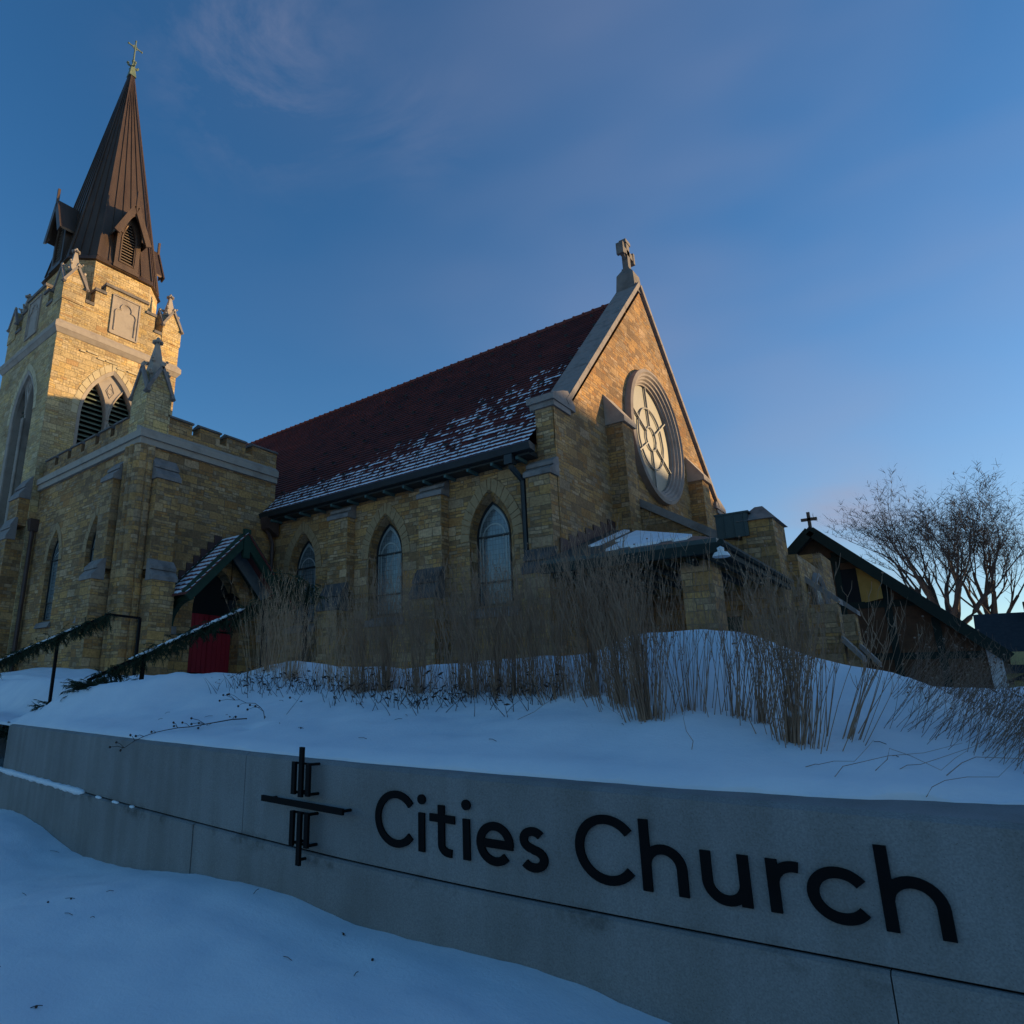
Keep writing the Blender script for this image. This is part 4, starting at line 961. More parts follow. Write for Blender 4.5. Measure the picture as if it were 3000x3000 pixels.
# ---- drum and spire
def octo(a, s, cx, cy, z): return [(cx+a, cy-s, z), (cx+a, cy+s, z), (cx+s, cy+a, z), (cx-s, cy+a, z), (cx-a, cy+s, z), (cx-a, cy-s, z), (cx-s, cy-a, z), (cx+s, cy-a, z)]
def spire():
    cx, cy = TX, TY+.07; zb, zt = 16.66, 28.35
    m = MB(); m.loft(octo(1.93, 1.20, cx, cy, 13.5), octo(1.93, 1.20, cx, cy, zb+.05)); cb(m, 'octagonal_drum', M_TSTONE)
    r0 = octo(2.06, 1.26, cx, cy, zb-.02); r1 = octo(1.96, 1.20, cx, cy, zb+.22)
    sp = MB(); sp.loft(r0, r1); sp.face(list(reversed(r0)))
    def ring(t, k=1.): a = 1.95*(1-t)+.10*t; s_ = 1.19*(1-t)+.045*t; return octo(a, s_, cx, cy, zb+.22+(zt-zb-.22)*t)
    top = ring(1.); b = ring(0.); sp.loft(b, top); sp.face(top)
    spire_ = cb(sp, 'spire', M_COPPER, label='steep brown copper spire with standing seams')
    se = MB()
    for i in range(8):
        p, q = Vector(b[i]), Vector(b[(i+1) % 8]); pt, qt = Vector(top[i]), Vector(top[(i+1) % 8])
        nn = 5 if i % 2 == 0 else 3
        L0 = (q-p).length; fn = (q-p).cross(pt-p).normalized()
        if fn.dot((p+q)/2-Vector((cx, cy, (p.z+q.z)/2))) < 0: fn = -fn
        for k in range(nn+1):
            f = (k+.0)/(nn)
            if k == nn: continue
            # seams run down the facet from the hip; outer ones end on the hip lower down
            a_ = p.lerp(q, f); mid = .5; tt = 1. if k == 0 else 1-abs(f-mid)*2*.0
            e_ = pt.lerp(qt, f)
            se.bar(a_+fn*.015, e_+fn*.008, .030 if k else .06, .05 if k else .06, up=fn)
    cb(se, 'standing_seams', M_COPPER, spire_)
    # four dormers
    for k in range(4):
        ang = k*math.pi/2; rot = Matrix.Rotation(ang, 4, 'Z')
        def T(p): v = rot @ Vector(p); return (v.x+cx, v.y+cy, v.z)
        def tm(mb): mb.v = [T(v) for v in mb.v]; return mb
        fx = 2.02; hw_ = .52; ze = 18.55; zp = 19.80
        o = pointed_loop(0, .27, 17.10, 18.05, 18.98, 10)
        body = MB(); outline = [(-hw_, 16.75), (hw_, 16.75), (hw_, ze), (0, zp-.12), (-hw_, ze)]
        body.sheet(outline, [o], lambda u, z, d: (fx-d, u, z), .16)
        for s in (-1, 1): body.face([(fx, s*hw_, 16.75), (fx, s*hw_, ze), (.8, s*hw_, ze), (1.4, s*hw_, 16.75)])
        body.box(fx-.05, fx+.06, -hw_-.04, hw_+.04, 16.70, 16.84)
        A = pointed_loop(0, .33, 17.04, 18.05, 19.06, 10); body.tube([(fx+.0, *q) for q in A]+[(fx, *A[0])], .03, 6)
        d_ = cb(tm(body), 'dormer', M_COPPER, spire_)
        rf = MB(); xf = fx+.34; 
        for s in (-1, 1):
            lo = (s*(hw_+.19), ze-.36); hi = (0., zp)
            rf.hexa([(xf, lo[0], lo[1]), (.6, lo[0], lo[1]), (.35, 0, zp-.0), (xf, 0, zp-.0), (xf, lo[0]+s*.02, lo[1]+.09), (.6, lo[0]+s*.02, lo[1]+.09), (.35, 0, zp+.10), (xf, 0, zp+.10)])
            # barge board
            rf.bar((xf-.02, lo[0], lo[1]-.08), (xf-.02, 0, zp-.10), .07, .26)
        # cusped front board below the gable
        bo = pointed_loop(0, .40, ze-.55, ze-.35, zp-.55, 8)
        tri = [(-hw_-.12, ze-.35), (-.40, ze-.35)]+bo[1:-1]+[(.40, ze-.35), (hw_+.12, ze-.35), (0, zp-.02)]
        rf.prism([(xf-.10, u, z) for u, z in tri], (.05, 0, 0))
        rf.box(xf-.07, xf+.03, -.045, .045, zp-.25, zp+.62); rf.prism([(xf-.07, -.045, zp-.25), (xf-.07, .045, zp-.25), (xf-.07, 0, zp-.42)], (.1, 0, 0))
        # dormer roof seams
        cb(tm(rf), 'dormer_roof', M_COPPER, spire_)
        lv = MB(); z = 17.12
        while z < 18.94:
            w_ = .26 if z < 18.05 else .26*max(0, 1-((z-18.05)/.92)**1.5)
            lv.hexa([(fx-.05, -w_, z), (fx-.05, w_, z), (fx-.16, w_, z+.07), (fx-.16, -w_, z+.07), (fx-.05, -w_, z+.035), (fx-.05, w_, z+.035), (fx-.16, w_, z+.10), (fx-.16, -w_, z+.10)]); z += .13
        lv2 = tm(lv); cb(lv2, 'dormer_louvre', M_LOUVREB, spire_)
        bk = MB(); bk.face([(fx-.17, q[0], q[1]) for q in o]); cb(tm(bk), 'dormer_opening', M_DARK, spire_)
    # verdigris cap, leaves and cross
    f = MB(); z = zt-.05
    f.hexa([(cx-.17, cy-.17, z), (cx+.17, cy-.17, z), (cx+.17, cy+.17, z), (cx-.17, cy+.17, z), (cx-.06, cy-.06, z+.75), (cx+.06, cy-.06, z+.75), (cx+.06, cy+.06, z+.75), (cx-.06, cy+.06, z+.75)])
    f.tube([(cx, cy, z+.7), (cx, cy, z+2.15)], [.05, .03], 8)
    for sx, sy in ((1, 0), (-1, 0), (0, 1), (0, -1)):
        f.tube([(cx+sx*.04, cy+sy*.04, z+.62), (cx+sx*.22, cy+sy*.22, z+.62), (cx+sx*.30, cy+sy*.30, z+.74)], [.035, .05, .02], 6)
        f.blob((cx+sx*.25, cy+sy*.25, z+.70), .07, sx+sy, 1)
    f.blob((cx, cy, z+.98), .09, 2, 1)
    fn = cb(f, 'spire_finial', M_VERDI, spire_)
    c = MB(); c.tube([(cx, cy-.34, z+1.82), (cx, cy+.34, z+1.82)], .032, 8); c.tube([(cx, cy, z+1.3), (cx, cy, z+2.2)], .032, 8)
    for q in ((0, -.34, 1.82), (0, .34, 1.82), (0, 0, 2.2)): c.blob((cx+q[0], cy+q[1], z+q[2]), .055, 1, 1)
    c.tube([(cx, cy+.12*math.cos(2*math.pi*i/12), z+1.82+.12*math.sin(2*math.pi*i/12)) for i in range(13)], .02, 5)
    cb(c, 'spire_cross', M_VERDI, spire_)
spire()

# ---- low porch at the gable foot and the side of the west front
def side_porch():
    gx = -6.45; c0 = (-3.19, 12.02, 2.62)
    m = MB()
    a = (gx, 12.02, 2.62); top = (gx, 15.7, 3.98); e = (c0[0], 17.0, 2.62)
    for (p, q, r_) in ((a, c0, top),):
        m.prism([Vector(p), Vector(q), Vector(r_)], (0, 0, .08))
    m.prism([c0, e, (gx, 17., 3.98), top], (0, 0, .081))
    n = 7
    r = cb(m, 'side_porch_roof', M_GREENMETAL, label='low dark metal porch roof at the foot of the gable, partly snow covered')
    # snow sheets between the seams of the south slope
    s = MB(); rr = random.Random(8)
    for i in range(11):
        x0 = gx+.55+i*.245; x1 = x0+.232
        if i in (1,): continue
        # the slope is a triangle; the hip runs from the corner back to the wall
        def yh(x): return 12.02+(c0[0]-x)/(c0[0]-gx)*(15.7-12.02)
        def zz(x, y): return 2.62+.08+(y-12.02)*(3.98-2.62)/(15.7-12.02)
        ya_ = 12.10+.25*rr.random()+ (.9 if i < 3 else 0)
        q = [(x0, ya_), (x1, ya_+.05), (x1, yh(x1)-.08), (x0, yh(x0)-.08)]
        if q[2][1]-ya_ < .15: continue
        s.hexa([(x, y, zz(x, y)+.003) for x, y in q]+[(x, y, zz(x, y)+.045) for x, y in q])
    cb(s, 'roof_snow', M_SNOW, r)
    f = MB(); f.box(gx, c0[0]+.05, 11.97, 12.08, 2.44, 2.61); f.box(c0[0]-.06, c0[0]+.05, 12.08, 17., 2.441, 2.611); f.tube([(c0[0]+.08, 11.95, 2.60), (c0[0]+.08, 17, 2.60)], .055, 6)
    for i in range(9): f.box(gx+.2+i*.36, gx+.28+i*.36, 12.1, 15.4, 2.35, 2.44)
    cb(f, 'fascia', noisy('near_black_green', (.005, .011, .009), (.009, .018, .014), 4.), r)
    c = MB(); c.box(-3.98, -3.46, 12.55, 13.1, -.8, 2.44); cb(c, 'porch_pier', M_STONE, r)
    c = MB(); c.box(-5.98, -5.72, 14.6, 14.9, -.8, 2.6); cb(c, 'porch_pier', M_STONE, r)
    b = MB(); b.sheet([(gx, -.8), (-3.2, -.8), (-3.2, 3.2), (gx, 3.2)], [[(-5.2, -.8), (-4.1, -.8), (-4.1, 1.9), (-5.2, 1.9)]], mpY(16.62), .3); cb(b, 'porch_back_wall', M_STONE, r)
    d = MB(); d.box(-5.2, -4.1, 16.8, 16.9, -.8, 1.9); cb(d, 'porch_door', M_GREEN, r)
    # stepped flashing up the gable wall
    s = MB()
    for i in range(7): y = 12.9+i*.42; z = 2.62+(y-12.02)*.37; s.box(gx, gx+.03, y, y+.42, z-.1, z+.42-.02)
    cb(s, 'stepped_flashing', M_LEAD, r)
    # white flood lamp on the corner
    l = MB(); l.tube([(-3.16, 12.0, 2.5), (-3.12, 11.9, 2.40)], .03, 6)
    prof = [(0, .05), (.02, .10), (.07, .13), (.09, .135)]
    for (z0, r0), (z1, r1) in zip(prof, prof[1:]):
        for i in range(12):
            a_, b_ = 2*math.pi*i/12, 2*math.pi*(i+1)/12
            l.face([(-3.1+r0*math.cos(a_), 11.86+r0*math.sin(a_), 2.42-z0), (-3.1+r0*math.cos(b_), 11.86+r0*math.sin(b_), 2.42-z0), (-3.1+r1*math.cos(b_), 11.86+r1*math.sin(b_), 2.42-z1), (-3.1+r1*math.cos(a_), 11.86+r1*math.sin(a_), 2.42-z1)])
    l.face([(-3.1+.13*math.cos(2*math.pi*i/12), 11.86+.13*math.sin(2*math.pi*i/12), 2.335) for i in range(12)]); l.blob((-3.1, 11.86, 2.45), .06, 1, 1)
    cb(l, 'flood_lamp', M_LAMP, r)
    # side wall of the low front hall, its sloping coping
    w = MB(); Y = 16.66
    w.sheet([(gx, 3.0), (-3.72, 3.0), (-3.72, 3.55), (-4.45, 3.70), (gx, 5.05)], [], mpY(Y)); 
    w.box(gx, -3.75, 17., 22.6, -.8, 3.3)
    # pier and west face seen edge-on
    w.box(-3.86, -3.22, 16.6, 17.7, -.8, 4.0); w.box(-3.75, -3.02, 17.5, 21.9, -.8, 3.3); w.box(-3.75, -3.12, 21.2, 22.6, -.8, 3.95)
    fh = cb(w, 'front_hall', M_STONE)
    k = MB(); L = [(gx, 5.05), (-4.45, 3.70)]
    k.prism([(gx, Y-.10, 5.03), (-4.40, Y-.10, 3.68), (-4.15, Y-.10, 3.70), (-4.15, Y-.10, 3.86), (-4.36, Y-.10, 3.88), (gx, Y-.10, 5.24)], (0, .45, 0))
    cb(k, 'coping', M_TRIMD, fh); k = MB()
    k.hexa([(-3.93, 16.53, 4.0), (-3.15, 16.53, 4.0), (-3.15, 17.77, 4.0), (-3.93, 17.77, 4.0), (-3.62, 17.0, 4.40), (-3.46, 17.0, 4.40), (-3.46, 17.2, 4.40), (-3.62, 17.2, 4.40)])
    for y in (18.0, 20.4):
        q = MB(); q.prism([(-3.05, y, 2.9), (-2.45, y, 2.3), (-2.45, y, 2.18), (-3.05, y, 2.74)], (0, .5, 0)); cb(q, 'cap', M_TRIMD, fh)
        q = MB(); q.prism([(-2.52, y, 1.5), (-2.2, y, 1.05), (-2.2, y, .92), (-2.52, y, 1.34)], (0, .5, 0)); cb(q, 'cap', M_TRIMD, fh)
    cb(k, 'pier_cap', M_TRIMD, fh); k = MB()
    k.tube([(-3.0, 19.35+.85*math.cos(R(a)), 2.1+.95*math.sin(R(a))) for a in range(0, 181, 15)], .09, 6)
    cb(k, 'hood_mould', M_TRIMD, fh)
    for y in (18.05, 20.45): cb(MB().box(-3.05, -2.5, y, y+.4, -.8, 2.2), 'buttress', M_STONE, fh)
    x = MB(); x.box(-4.36, -3.70, 16.55, 18.2, 3.66, 4.2); x.box(-4.38, -3.66, 16.53, 18.22, 4.2, 4.24)
    for i in range(3): x.box(-4.2+i*.2, -4.185+i*.2, 16.53, 16.55, 3.66, 4.2)
    cb(x, 'metal_clad_box', M_GREENMETAL, fh)
    g = MB(); g.face([(-3.01, 18.7, .4), (-3.01, 20, .4), (-3.01, 20, 2.2), (-3.01, 19.35, 2.9), (-3.01, 18.7, 2.2)]); cb(g, 'window', M_GLASS, fh)
side_porch()

# ------------------------------------------------------------------ hanging lantern in the hood
def lantern():
    x, y, z = -15.55*S, 11.08*S, 2.15*S
    t = thing('hanging_lantern', (x, y, z), 'black iron lantern hanging under the gabled hood before the red door', 'lantern')
    m = MB()
    for k in range(4):
        a = math.pi/4+k*math.pi/2; m.bar((x+.11*math.cos(a), y+.11*math.sin(a), z), (x+.17*math.cos(a), y+.17*math.sin(a), z+.48), .02, .02)
    m.box(x-.1, x+.1, y-.1, y+.1, z-.03, z); m.box(x-.15, x+.15, y-.15, y+.15, z+.46, z+.49)
    m.hexa([(x-.22, y-.22, z+.5), (x+.22, y-.22, z+.5), (x+.22, y+.22, z+.5), (x-.22, y+.22, z+.5), (x-.05, y-.05, z+.68), (x+.05, y-.05, z+.68), (x+.05, y+.05, z+.68), (x-.05, y+.05, z+.68)])
    m.build('lantern_frame', M_BLACK, t)
    MB().tube([(x, y, z+.66), (x, y, z+2.15)], .012, 6).build('chain', M_BLACK, t)
    g = MB(); g.hexa([(x-.09, y-.09, z), (x+.09, y-.09, z), (x+.09, y+.09, z), (x-.09, y+.09, z), (x-.13, y-.13, z+.46), (x+.13, y-.13, z+.46), (x+.13, y+.13, z+.46), (x-.13, y+.13, z+.46)]); g.build('lantern_glass', M_DARK, t)
lantern()

# ------------------------------------------------------------------ neighbours: green gabled house, dark roofed house
M_BRICK = noisy('brown_brick', (.07, .035, .018), (.11, .055, .028), 5., .9, .3, 30.)
M_SHINGLE = noisy('dark_shingle', (.012, .014, .016), (.024, .026, .028), 6., .8, .4, 20.)
def parish_house():
    Y = 28.6; ax, az = -4.34, 6.05; s_ = 1.03
    t = thing('gabled_house', (-4, Y, 0), 'dark half timbered house with green gable boards and a small cross on its roof', 'house')
    xl, xr = -9.5, .15; zl = az-(ax-xl)*s_; zr = az-(xr-ax)*s_
    m = MB(); m.sheet([(xl, -1), (-.35, -1), (-.35, zr+.45), (ax, az-.15), (xl, zl)], [], lambda u, z, d: (u, Y+d, z))
    m.box(xl, -.35, Y+.3, Y+10, -1, 1.2)
    m.build('brick_wall', M_BRICK, t)
    r = MB()
    for a, b in (((xl, zl), (ax, az)), ((ax, az), (xr, zr))):
        r.prism([(a[0], Y-.45, a[1]), (b[0], Y-.45, b[1]), (b[0], Y-.45, b[1]+.22), (a[0], Y-.45, a[1]+.22)], (0, 11, 0))
    ro = r.build('roof', M_SHINGLE, t)
    g = MB()
    g.bar((xl, Y-.5, zl+.03), (ax, Y-.5, az+.03), .08, .34); g.bar((ax, Y-.5, az+.03), (xr, Y-.5, zr+.03), .08, .34)
    g.build('gable_board', noisy('blackish_green_board', (.006, .014, .010), (.010, .020, .014), 4.), t)
    f = MB()
    for z in (1.5, 3.25): f.box(xl, min(-.4, ax+(az-z)/s_-.2), Y-.04, Y+.02, z, z+.22)
    for x in (-6.4, -5.0, -3.9, -2.65, -1.5): 
        zt_ = az-abs(x-ax)*s_-.3
        if zt_ > -.5: f.box(x, x+.2, Y-.05, Y+.015, -1, zt_)
    f.box(ax-1.2, ax+1.2, Y-.06, Y, 4.9, 5.1)
    f.build('timber_frame', MATS['blackish_green_board'], t)
    w = MB(); w.box(-3.75, -3.25, Y-.02, Y+.05, 3.45, 4.65); wo = w.build('window', M_DARK, t)
    w = MB(); w.prism([(-3.30, Y+.02, 3.42), (-2.62, Y-.25, 3.52), (-2.62, Y-.25, 4.30), (-3.30, Y+.02, 4.70)], (0, .04, 0)); o = w.build('shutter', noisy('ochre_board', (.40, .25, .06), (.50, .32, .09), 3.), t); o['label'] = 'ochre board beside the gable window'
    MB().box(-.35, -.02, Y-.05, Y+.3, -1.3, zr+.4).build('corner_board', M_WHITE, t)
    c = MB(); c.box(ax-.05, ax+.05, Y-.3, Y-.2, az+.1, az+.78); c.box(ax-.25, ax+.25, Y-.3, Y-.2, az+.46, az+.56); c.build('roof_cross', mat('roof_cross_metal', (.05, .035, .025), .5), t)
parish_house()
def far_house():
    t = thing('dark_roofed_house', (4, 48, -1), 'dark roofed house with pale yellow siding behind the gabled house', 'house')
    x0, x1, y0, y1 = -.9, 12, 44, 54
    MB().box(x0+.4, x1-.4, y0+.6, y1-.6, -1.9, 2.6).build('siding_wall', noisy('yellow_siding', (.34, .28, .12), (.42, .34, .15), 3., stretch=(.2, .2, 12)), t)
    r = MB(); ym = (y0+y1)/2
    r.hexa([(x0, y0, 1.6), (x1, y0, 1.6), (x1, y1, 1.6), (x0, y1, 1.6), (x0+.1, ym-.1, 4.85), (x1-.1, ym-.1, 4.85), (x1-.1, ym+.1, 4.85), (x0+.1, ym+.1, 4.85)])
    ro = r.build('roof', M_SHINGLE, t)
    MB().box(1.2, 1.9, ym-.9, ym-.2, 3.5, 5.3).build('chimney', M_BRICK, ro)
    for x in (2, 5, 8): MB().box(x, x+1, y0+.52, y0+.6, -.2, 1.2).build('window', M_GLASS, t)
    # nearer low wing whose corner shows at the right
    t2 = thing('yellow_shed', (2, 30, -1.5), 'pale yellow boarded shed behind the corner of the gabled house', 'shed')
    MB().box(.12, 3.4, 29.6, 33, -1.9, .85).build('wall', MATS['yellow_siding'], t2)
    r = MB(); r.prism([(.0, 29.4, .85), (3.6, 29.4, .85), (1.8, 29.4, 1.7)], (0, 3.8, 0)); r.build('roof', M_SHINGLE, t2)
far_house()

# ------------------------------------------------------------------ trees
M_TWIG = noisy('grey_brown_twigs', (.050, .038, .033), (.085, .065, .055), 1.5, .95, .3, 14.)
def bare_tree(name, base, h, spread, seed, label, fork=.32, limbs=6, fan=1., depth=6, rad=.32, group=None, lean=0., boost=1.):
    rr = random.Random(seed); base = Vector(base)
    t = thing(name, base, label, 'tree', group)
    trunk = MB(); crown = MB()
    def grow(mb, p, d, length, r, lev):
        seg = max(3, int(length/.5)); pts = [p.copy()]; rads = [r]; q = p.copy(); dd = d.copy()
        for i in range(seg):
            up = .10 if lev < 3 else .05
            dd = (dd+Vector((rr.uniform(-.14, .14), rr.uniform(-.14, .14), rr.uniform(-.06, .12)+up*.5))).normalized()
            q = q+dd*length/seg; pts.append(q.copy()); rads.append(r*(1-.42*(i+1)/seg))
        mb.tube(pts, rads, 7 if lev < 2 else (4 if lev < 4 else 3), cap=False)
        if lev >= depth: return
        kids = 3 if lev < 2 else (3 if rr.random() < .65*boost else 2)
        for k in range(kids):
            at = rr.uniform(.45, 1.) if k else 1.
            i = min(seg, max(1, int(at*seg))); pp = pts[i]; pr = rads[i]
            ax = Vector((rr.uniform(-1, 1), rr.uniform(-1, 1), rr.uniform(-.3, .5))); ax = (ax-dd*ax.dot(dd)).normalized()
            ang = rr.uniform(.28, .62)*(1. if k else .5)
            nd_ = (dd*math.cos(ang)+ax*math.sin(ang)).normalized()
            grow(mb if lev else crown, pp, nd_, length*rr.uniform(.62, .84), pr*rr.uniform(.50, .68), lev+1)
        if lev >= 2:
            for k in range(3 if lev < 4 else 5):
                i = rr.randint(1, seg); ax = Vector((rr.uniform(-1, 1), rr.uniform(-1, 1), rr.uniform(-.2, .8))).normalized()
                e = pts[i]+(dd*.5+ax).normalized()*length*rr.uniform(.2, .45); mid = pts[i].lerp(e, .5)+Vector((0, 0, .04))
                mb.tube([pts[i], mid, e], [max(.012, rads[i]*.3), .011, .006], 3, cap=False)
    zf = h*fork; pts = [base+Vector((lean*i/5*zf, 0, zf*i/5)) for i in range(6)]
    trunk.tube(pts, [rad*(1.25-.35*i/5) for i in range(6)], 10)
    top = pts[-1]
    for k in range(limbs):
        a = 2*math.pi*k/limbs+rr.uniform(-.3, .3); tilt = rr.uniform(.25, .75)*fan
        d = Vector((math.cos(a)*math.sin(tilt)*spread, math.sin(a)*math.sin(tilt), math.cos(tilt))).normalized()
        grow(crown, top-Vector((0, 0, rr.uniform(0, zf*.18))), d, (h-zf)*.34*rr.uniform(.85, 1.1), rad*.55, 1)
    trunk.build('trunk', M_BARK, t); crown.build('crown', M_TWIG, t, normals=False)
    return t
bare_tree('bare_tree', (-2.3, 60, -1.9), 19.3, 1.35, 5, 'large bare fan shaped tree behind the dark gabled house', fork=.40, limbs=9, depth=6, rad=.34, fan=1.05, boost=1.5, group='bare trees behind the houses')
bare_tree('bare_tree', (-.2, 63, -1.9), 18.0, 1.1, 11, 'second bare tree whose thinner trunk stands right of the large fan shaped tree', fork=.42, limbs=6, depth=6, rad=.26, boost=1.3, group='bare trees behind the houses')
bare_tree('bare_tree', (4.6, 60, -1.9), 17.5, 1.2, 23, 'bare tree cut by the right edge of the picture', fork=.40, limbs=6, depth=6, rad=.3, group='bare trees behind the houses')
def nest():
    t = rebase(MB().blob((-6.6, 56, 8.2), .45, 3, 2, (1.2, 1, .6)).build('squirrel_nest', M_BARK), (-6.6, 56, 8.0)); return t

# ------------------------------------------------------------------ unseen block added towards the sun to shade the lower churchyard
A_ = Vector((SUN_AZ.x, SUN_AZ.y, 0)); B_ = Vector((-SUN_AZ.y, SUN_AZ.x, 0))
def make_shade_block():
    g = Vector((-7.1, 21, 0)); d0 = 62.; o = A_*(g.dot(A_)+d0)
    t = thing('shade_block', o+Vector((0, 0, -1.9)), 'unseen long brick block with a low pitched roof, added to shade the churchyard', 'shade block')
    def W_(p, q, z): v = A_*(g.dot(A_)+d0+q)+B_*p; return (v.x, v.y, z)
    tan = math.tan(SUN_EL)
    apex_p, H, sl, e0, e1 = 12.5, 8.75+tan*(d0), .19, -28., 33.  # roof outline shaped to set the shade edge on the gable
    ze0, ze1 = H-sl*(apex_p-e0), H-sl*(e1-apex_p)
    m = MB(); m.prism([W_(e0, 0, -1.9), W_(e1, 0, -1.9), W_(e1, 0, ze1-.3), W_(apex_p, 0, H-.3), W_(e0, 0, ze0-.3)], A_*12); m.build('brick_wall', M_BRICK, t)
    r = MB()
    for (pa, za), (pb, zb) in (((e0-.4, ze0), (apex_p, H)), ((apex_p, H), (e1+.4, ze1))):
        r.prism([W_(pa, -.5, za-.3), W_(pb, -.5, zb-.3), W_(pb, -.5, zb), W_(pa, -.5, za)], A_*13)
    r.build('roof', M_SHINGLE, t)
    for i in range(17):
        for k in range(4):
            p = e0+1.5+i*3.5; z = -.3+k*3.1
            m = MB(); m.hexa([W_(p, -.06, z), W_(p+1.3, -.06, z), W_(p+1.3, .05, z), W_(p, .05, z), W_(p, -.06, z+1.6), W_(p+1.3, -.06, z+1.6), W_(p+1.3, .05, z+1.6), W_(p, .05, z+1.6)])
            m.build('window', M_GLASS, t)
make_shade_block()

# ------------------------------------------------------------------ hand rails with garlands
def rail(name, top, ext, low, posts, label, post_len):
    t = thing(name, (low[0], low[1], low[2]-1.2), label, 'handrail', 'black handrails beside the steps')
    m = MB(); m.bar(top, low, .045, .04); m.bar(top, ext, .045, .04); m.build('rail', M_BLACK, t)
    for p, zb in posts: MB().box(p[0]-.024, p[0]+.024, p[1]-.024, p[1]+.024, zb, p[2]).build('post', M_BLACK, t)
    s = MB(); rr = random.Random(len(label)); a, b = Vector(top), Vector(low)
    for i in range(46):
        u = .16+.62*(i/46)
        q = a.lerp(b, u); s.blob((q.x, q.y, q.z+.028), .030+.010*rr.random(), i, 1, (1.7, 1.2, .4+.3*abs(math.sin(i*.7))))
    s.build('rail_snow', M_SNOW, t, smooth=True)
    return t
def lerp3(a, b, t): return tuple(a[i]+(b[i]-a[i])*t for i in range(3))
R1T, R1E, R1L = (-11.65, 5.70, 1.38), (-11.72, 6.34, 1.38), (-14.9, 3.95, -.02)
R2T, R2E, R2L = (-7.50, 6.10, 1.38), (-7.48, 6.70, 1.38), (-9.62, 4.50, .18)
pm = lerp3(R1T, R1L, .275)
rail('handrail', R1T, R1E, R1L, [(R1E, -.3), (pm, -.7), (lerp3(R1T, R1L, .95), -1.6)], 'far handrail whose level end stands before the stone wing', 1.)
rail('handrail', R2T, R2E, R2L, [(R2E, -.2), ((R2T[0]-.1, R2T[1]-.08, R2T[2]-.04), -.2), (lerp3(R2T, R2L, .70), -.5), (lerp3(R2T, R2L, .99), -1.0)], 'near handrail that passes in front of the red door', 1.)
M_FIR = noisy('fir_needles', (.010, .022, .010), (.030, .048, .020), 9., .8, .1, 20.)
M_BRUSH = noisy('dry_brown_twigs', (.14, .088, .062), (.23, .15, .105), 4., .95, .1, 30.)
def sprig(m, p, d, L, rr, n=14, w=.055):
    """a drooping conifer sprig: a thin axis with many small needle blades"""
    p = Vector(p); d = Vector(d).normalized(); pts = [p]
    for i in range(5): d = (d+Vector((0, 0, -.16))+Vector((rr.uniform(-.1, .1), rr.uniform(-.1, .1), 0))).normalized(); pts.append(pts[-1]+d*L/5)
    for i in range(n):
        u = (i+.5)/n*5; k = int(u); q = pts[k].lerp(pts[min(k+1, 5)], u-k)
        a = Vector((rr.uniform(-1, 1), rr.uniform(-1, 1), rr.uniform(-.8, .4))).normalized(); e = q+(a*.7+d*.7)*w*rr.uniform(.7, 1.5)
        s_ = d.cross(a).normalized()*.006; m.face([q-s_, q+s_, e])
        s2 = a*.005; m.face([q-s2, q+s2, e+Vector((0, 0, -.01))])
    m.tube([pts[0], pts[3], pts[5]], [.005, .004, .002], 3, cap=False)
def garland(path, seed, label, thick=.1, dens=60, up_end=0.):
    rr = random.Random(seed); m = MB(); path = [Vector(p) for p in path]
    for a, b in zip(path, path[1:]):
        L = (b-a).length
        for i in range(int(L*dens)):
            q = a.lerp(b, rr.random())+Vector((rr.uniform(-1, 1), rr.uniform(-1, 1), rr.uniform(-1, .8)))*thick*.5
            d = Vector((rr.uniform(-1, 1), rr.uniform(-1, 1), rr.uniform(-1.2, .45)))
            sprig(m, q, d, rr.uniform(.08, .24), rr, 16, .05)
    return rebase(tag(m.build('evergreen_garland', M_FIR, normals=False), label, 'garland', 'evergreen garlands wound on the handrails'), tuple(path[-1]))
garland([lerp3(R1T, R1L, -.01), lerp3(R1T, R1L, .25), lerp3(R1T, R1L, .5), lerp3(R1T, R1L, .95)], 2, 'evergreen garland along the far handrail left of the wing', .14, 150)
garland([(-7.15, 6.35, 1.50), R2T, lerp3(R2T, R2L, .38), lerp3(R2T, R2L, .78), (-9.55, 4.5, .14)], 5, 'evergreen garland drooping along the near handrail towards the red door', .15, 150)
garland([(-7.38, 6.1, 1.62), (-7.05, 6.45, 1.48)], 8, 'thick evergreen bunch at the top of the near handrail', .26, 260)
def juniper(loc, seed, label, size=.5, n=160):
    rr = random.Random(seed); m = MB(); z0 = loc[2]
    for i in range(n):
        a = rr.uniform(0, 6.28); r = size*rr.random()**.6; q = (loc[0]+r*math.cos(a), loc[1]+r*math.sin(a), z0+rr.uniform(0, size*.3))
        sprig(m, q, (math.cos(a)*.8, math.sin(a)*.8, rr.uniform(.1, 1.)), rr.uniform(.12, .3), rr, 18, .045)
    return rebase(tag(m.build('juniper', M_FIR, normals=False), label, 'shrub', 'low evergreen shrubs in the snow'), (loc[0], loc[1], z0))
juniper((-10.75, 3.95, -.62), 4, 'low evergreen shrub at the left end of the sign wall', .38, 240)
juniper((-9.5, 4.75, .0), 6, 'dark evergreen shrub below the near handrail', .42, 260)
juniper((-10.2, 4.5, -.3), 7, 'sparse evergreen shrub between the handrail and the wall end', .35, 160)

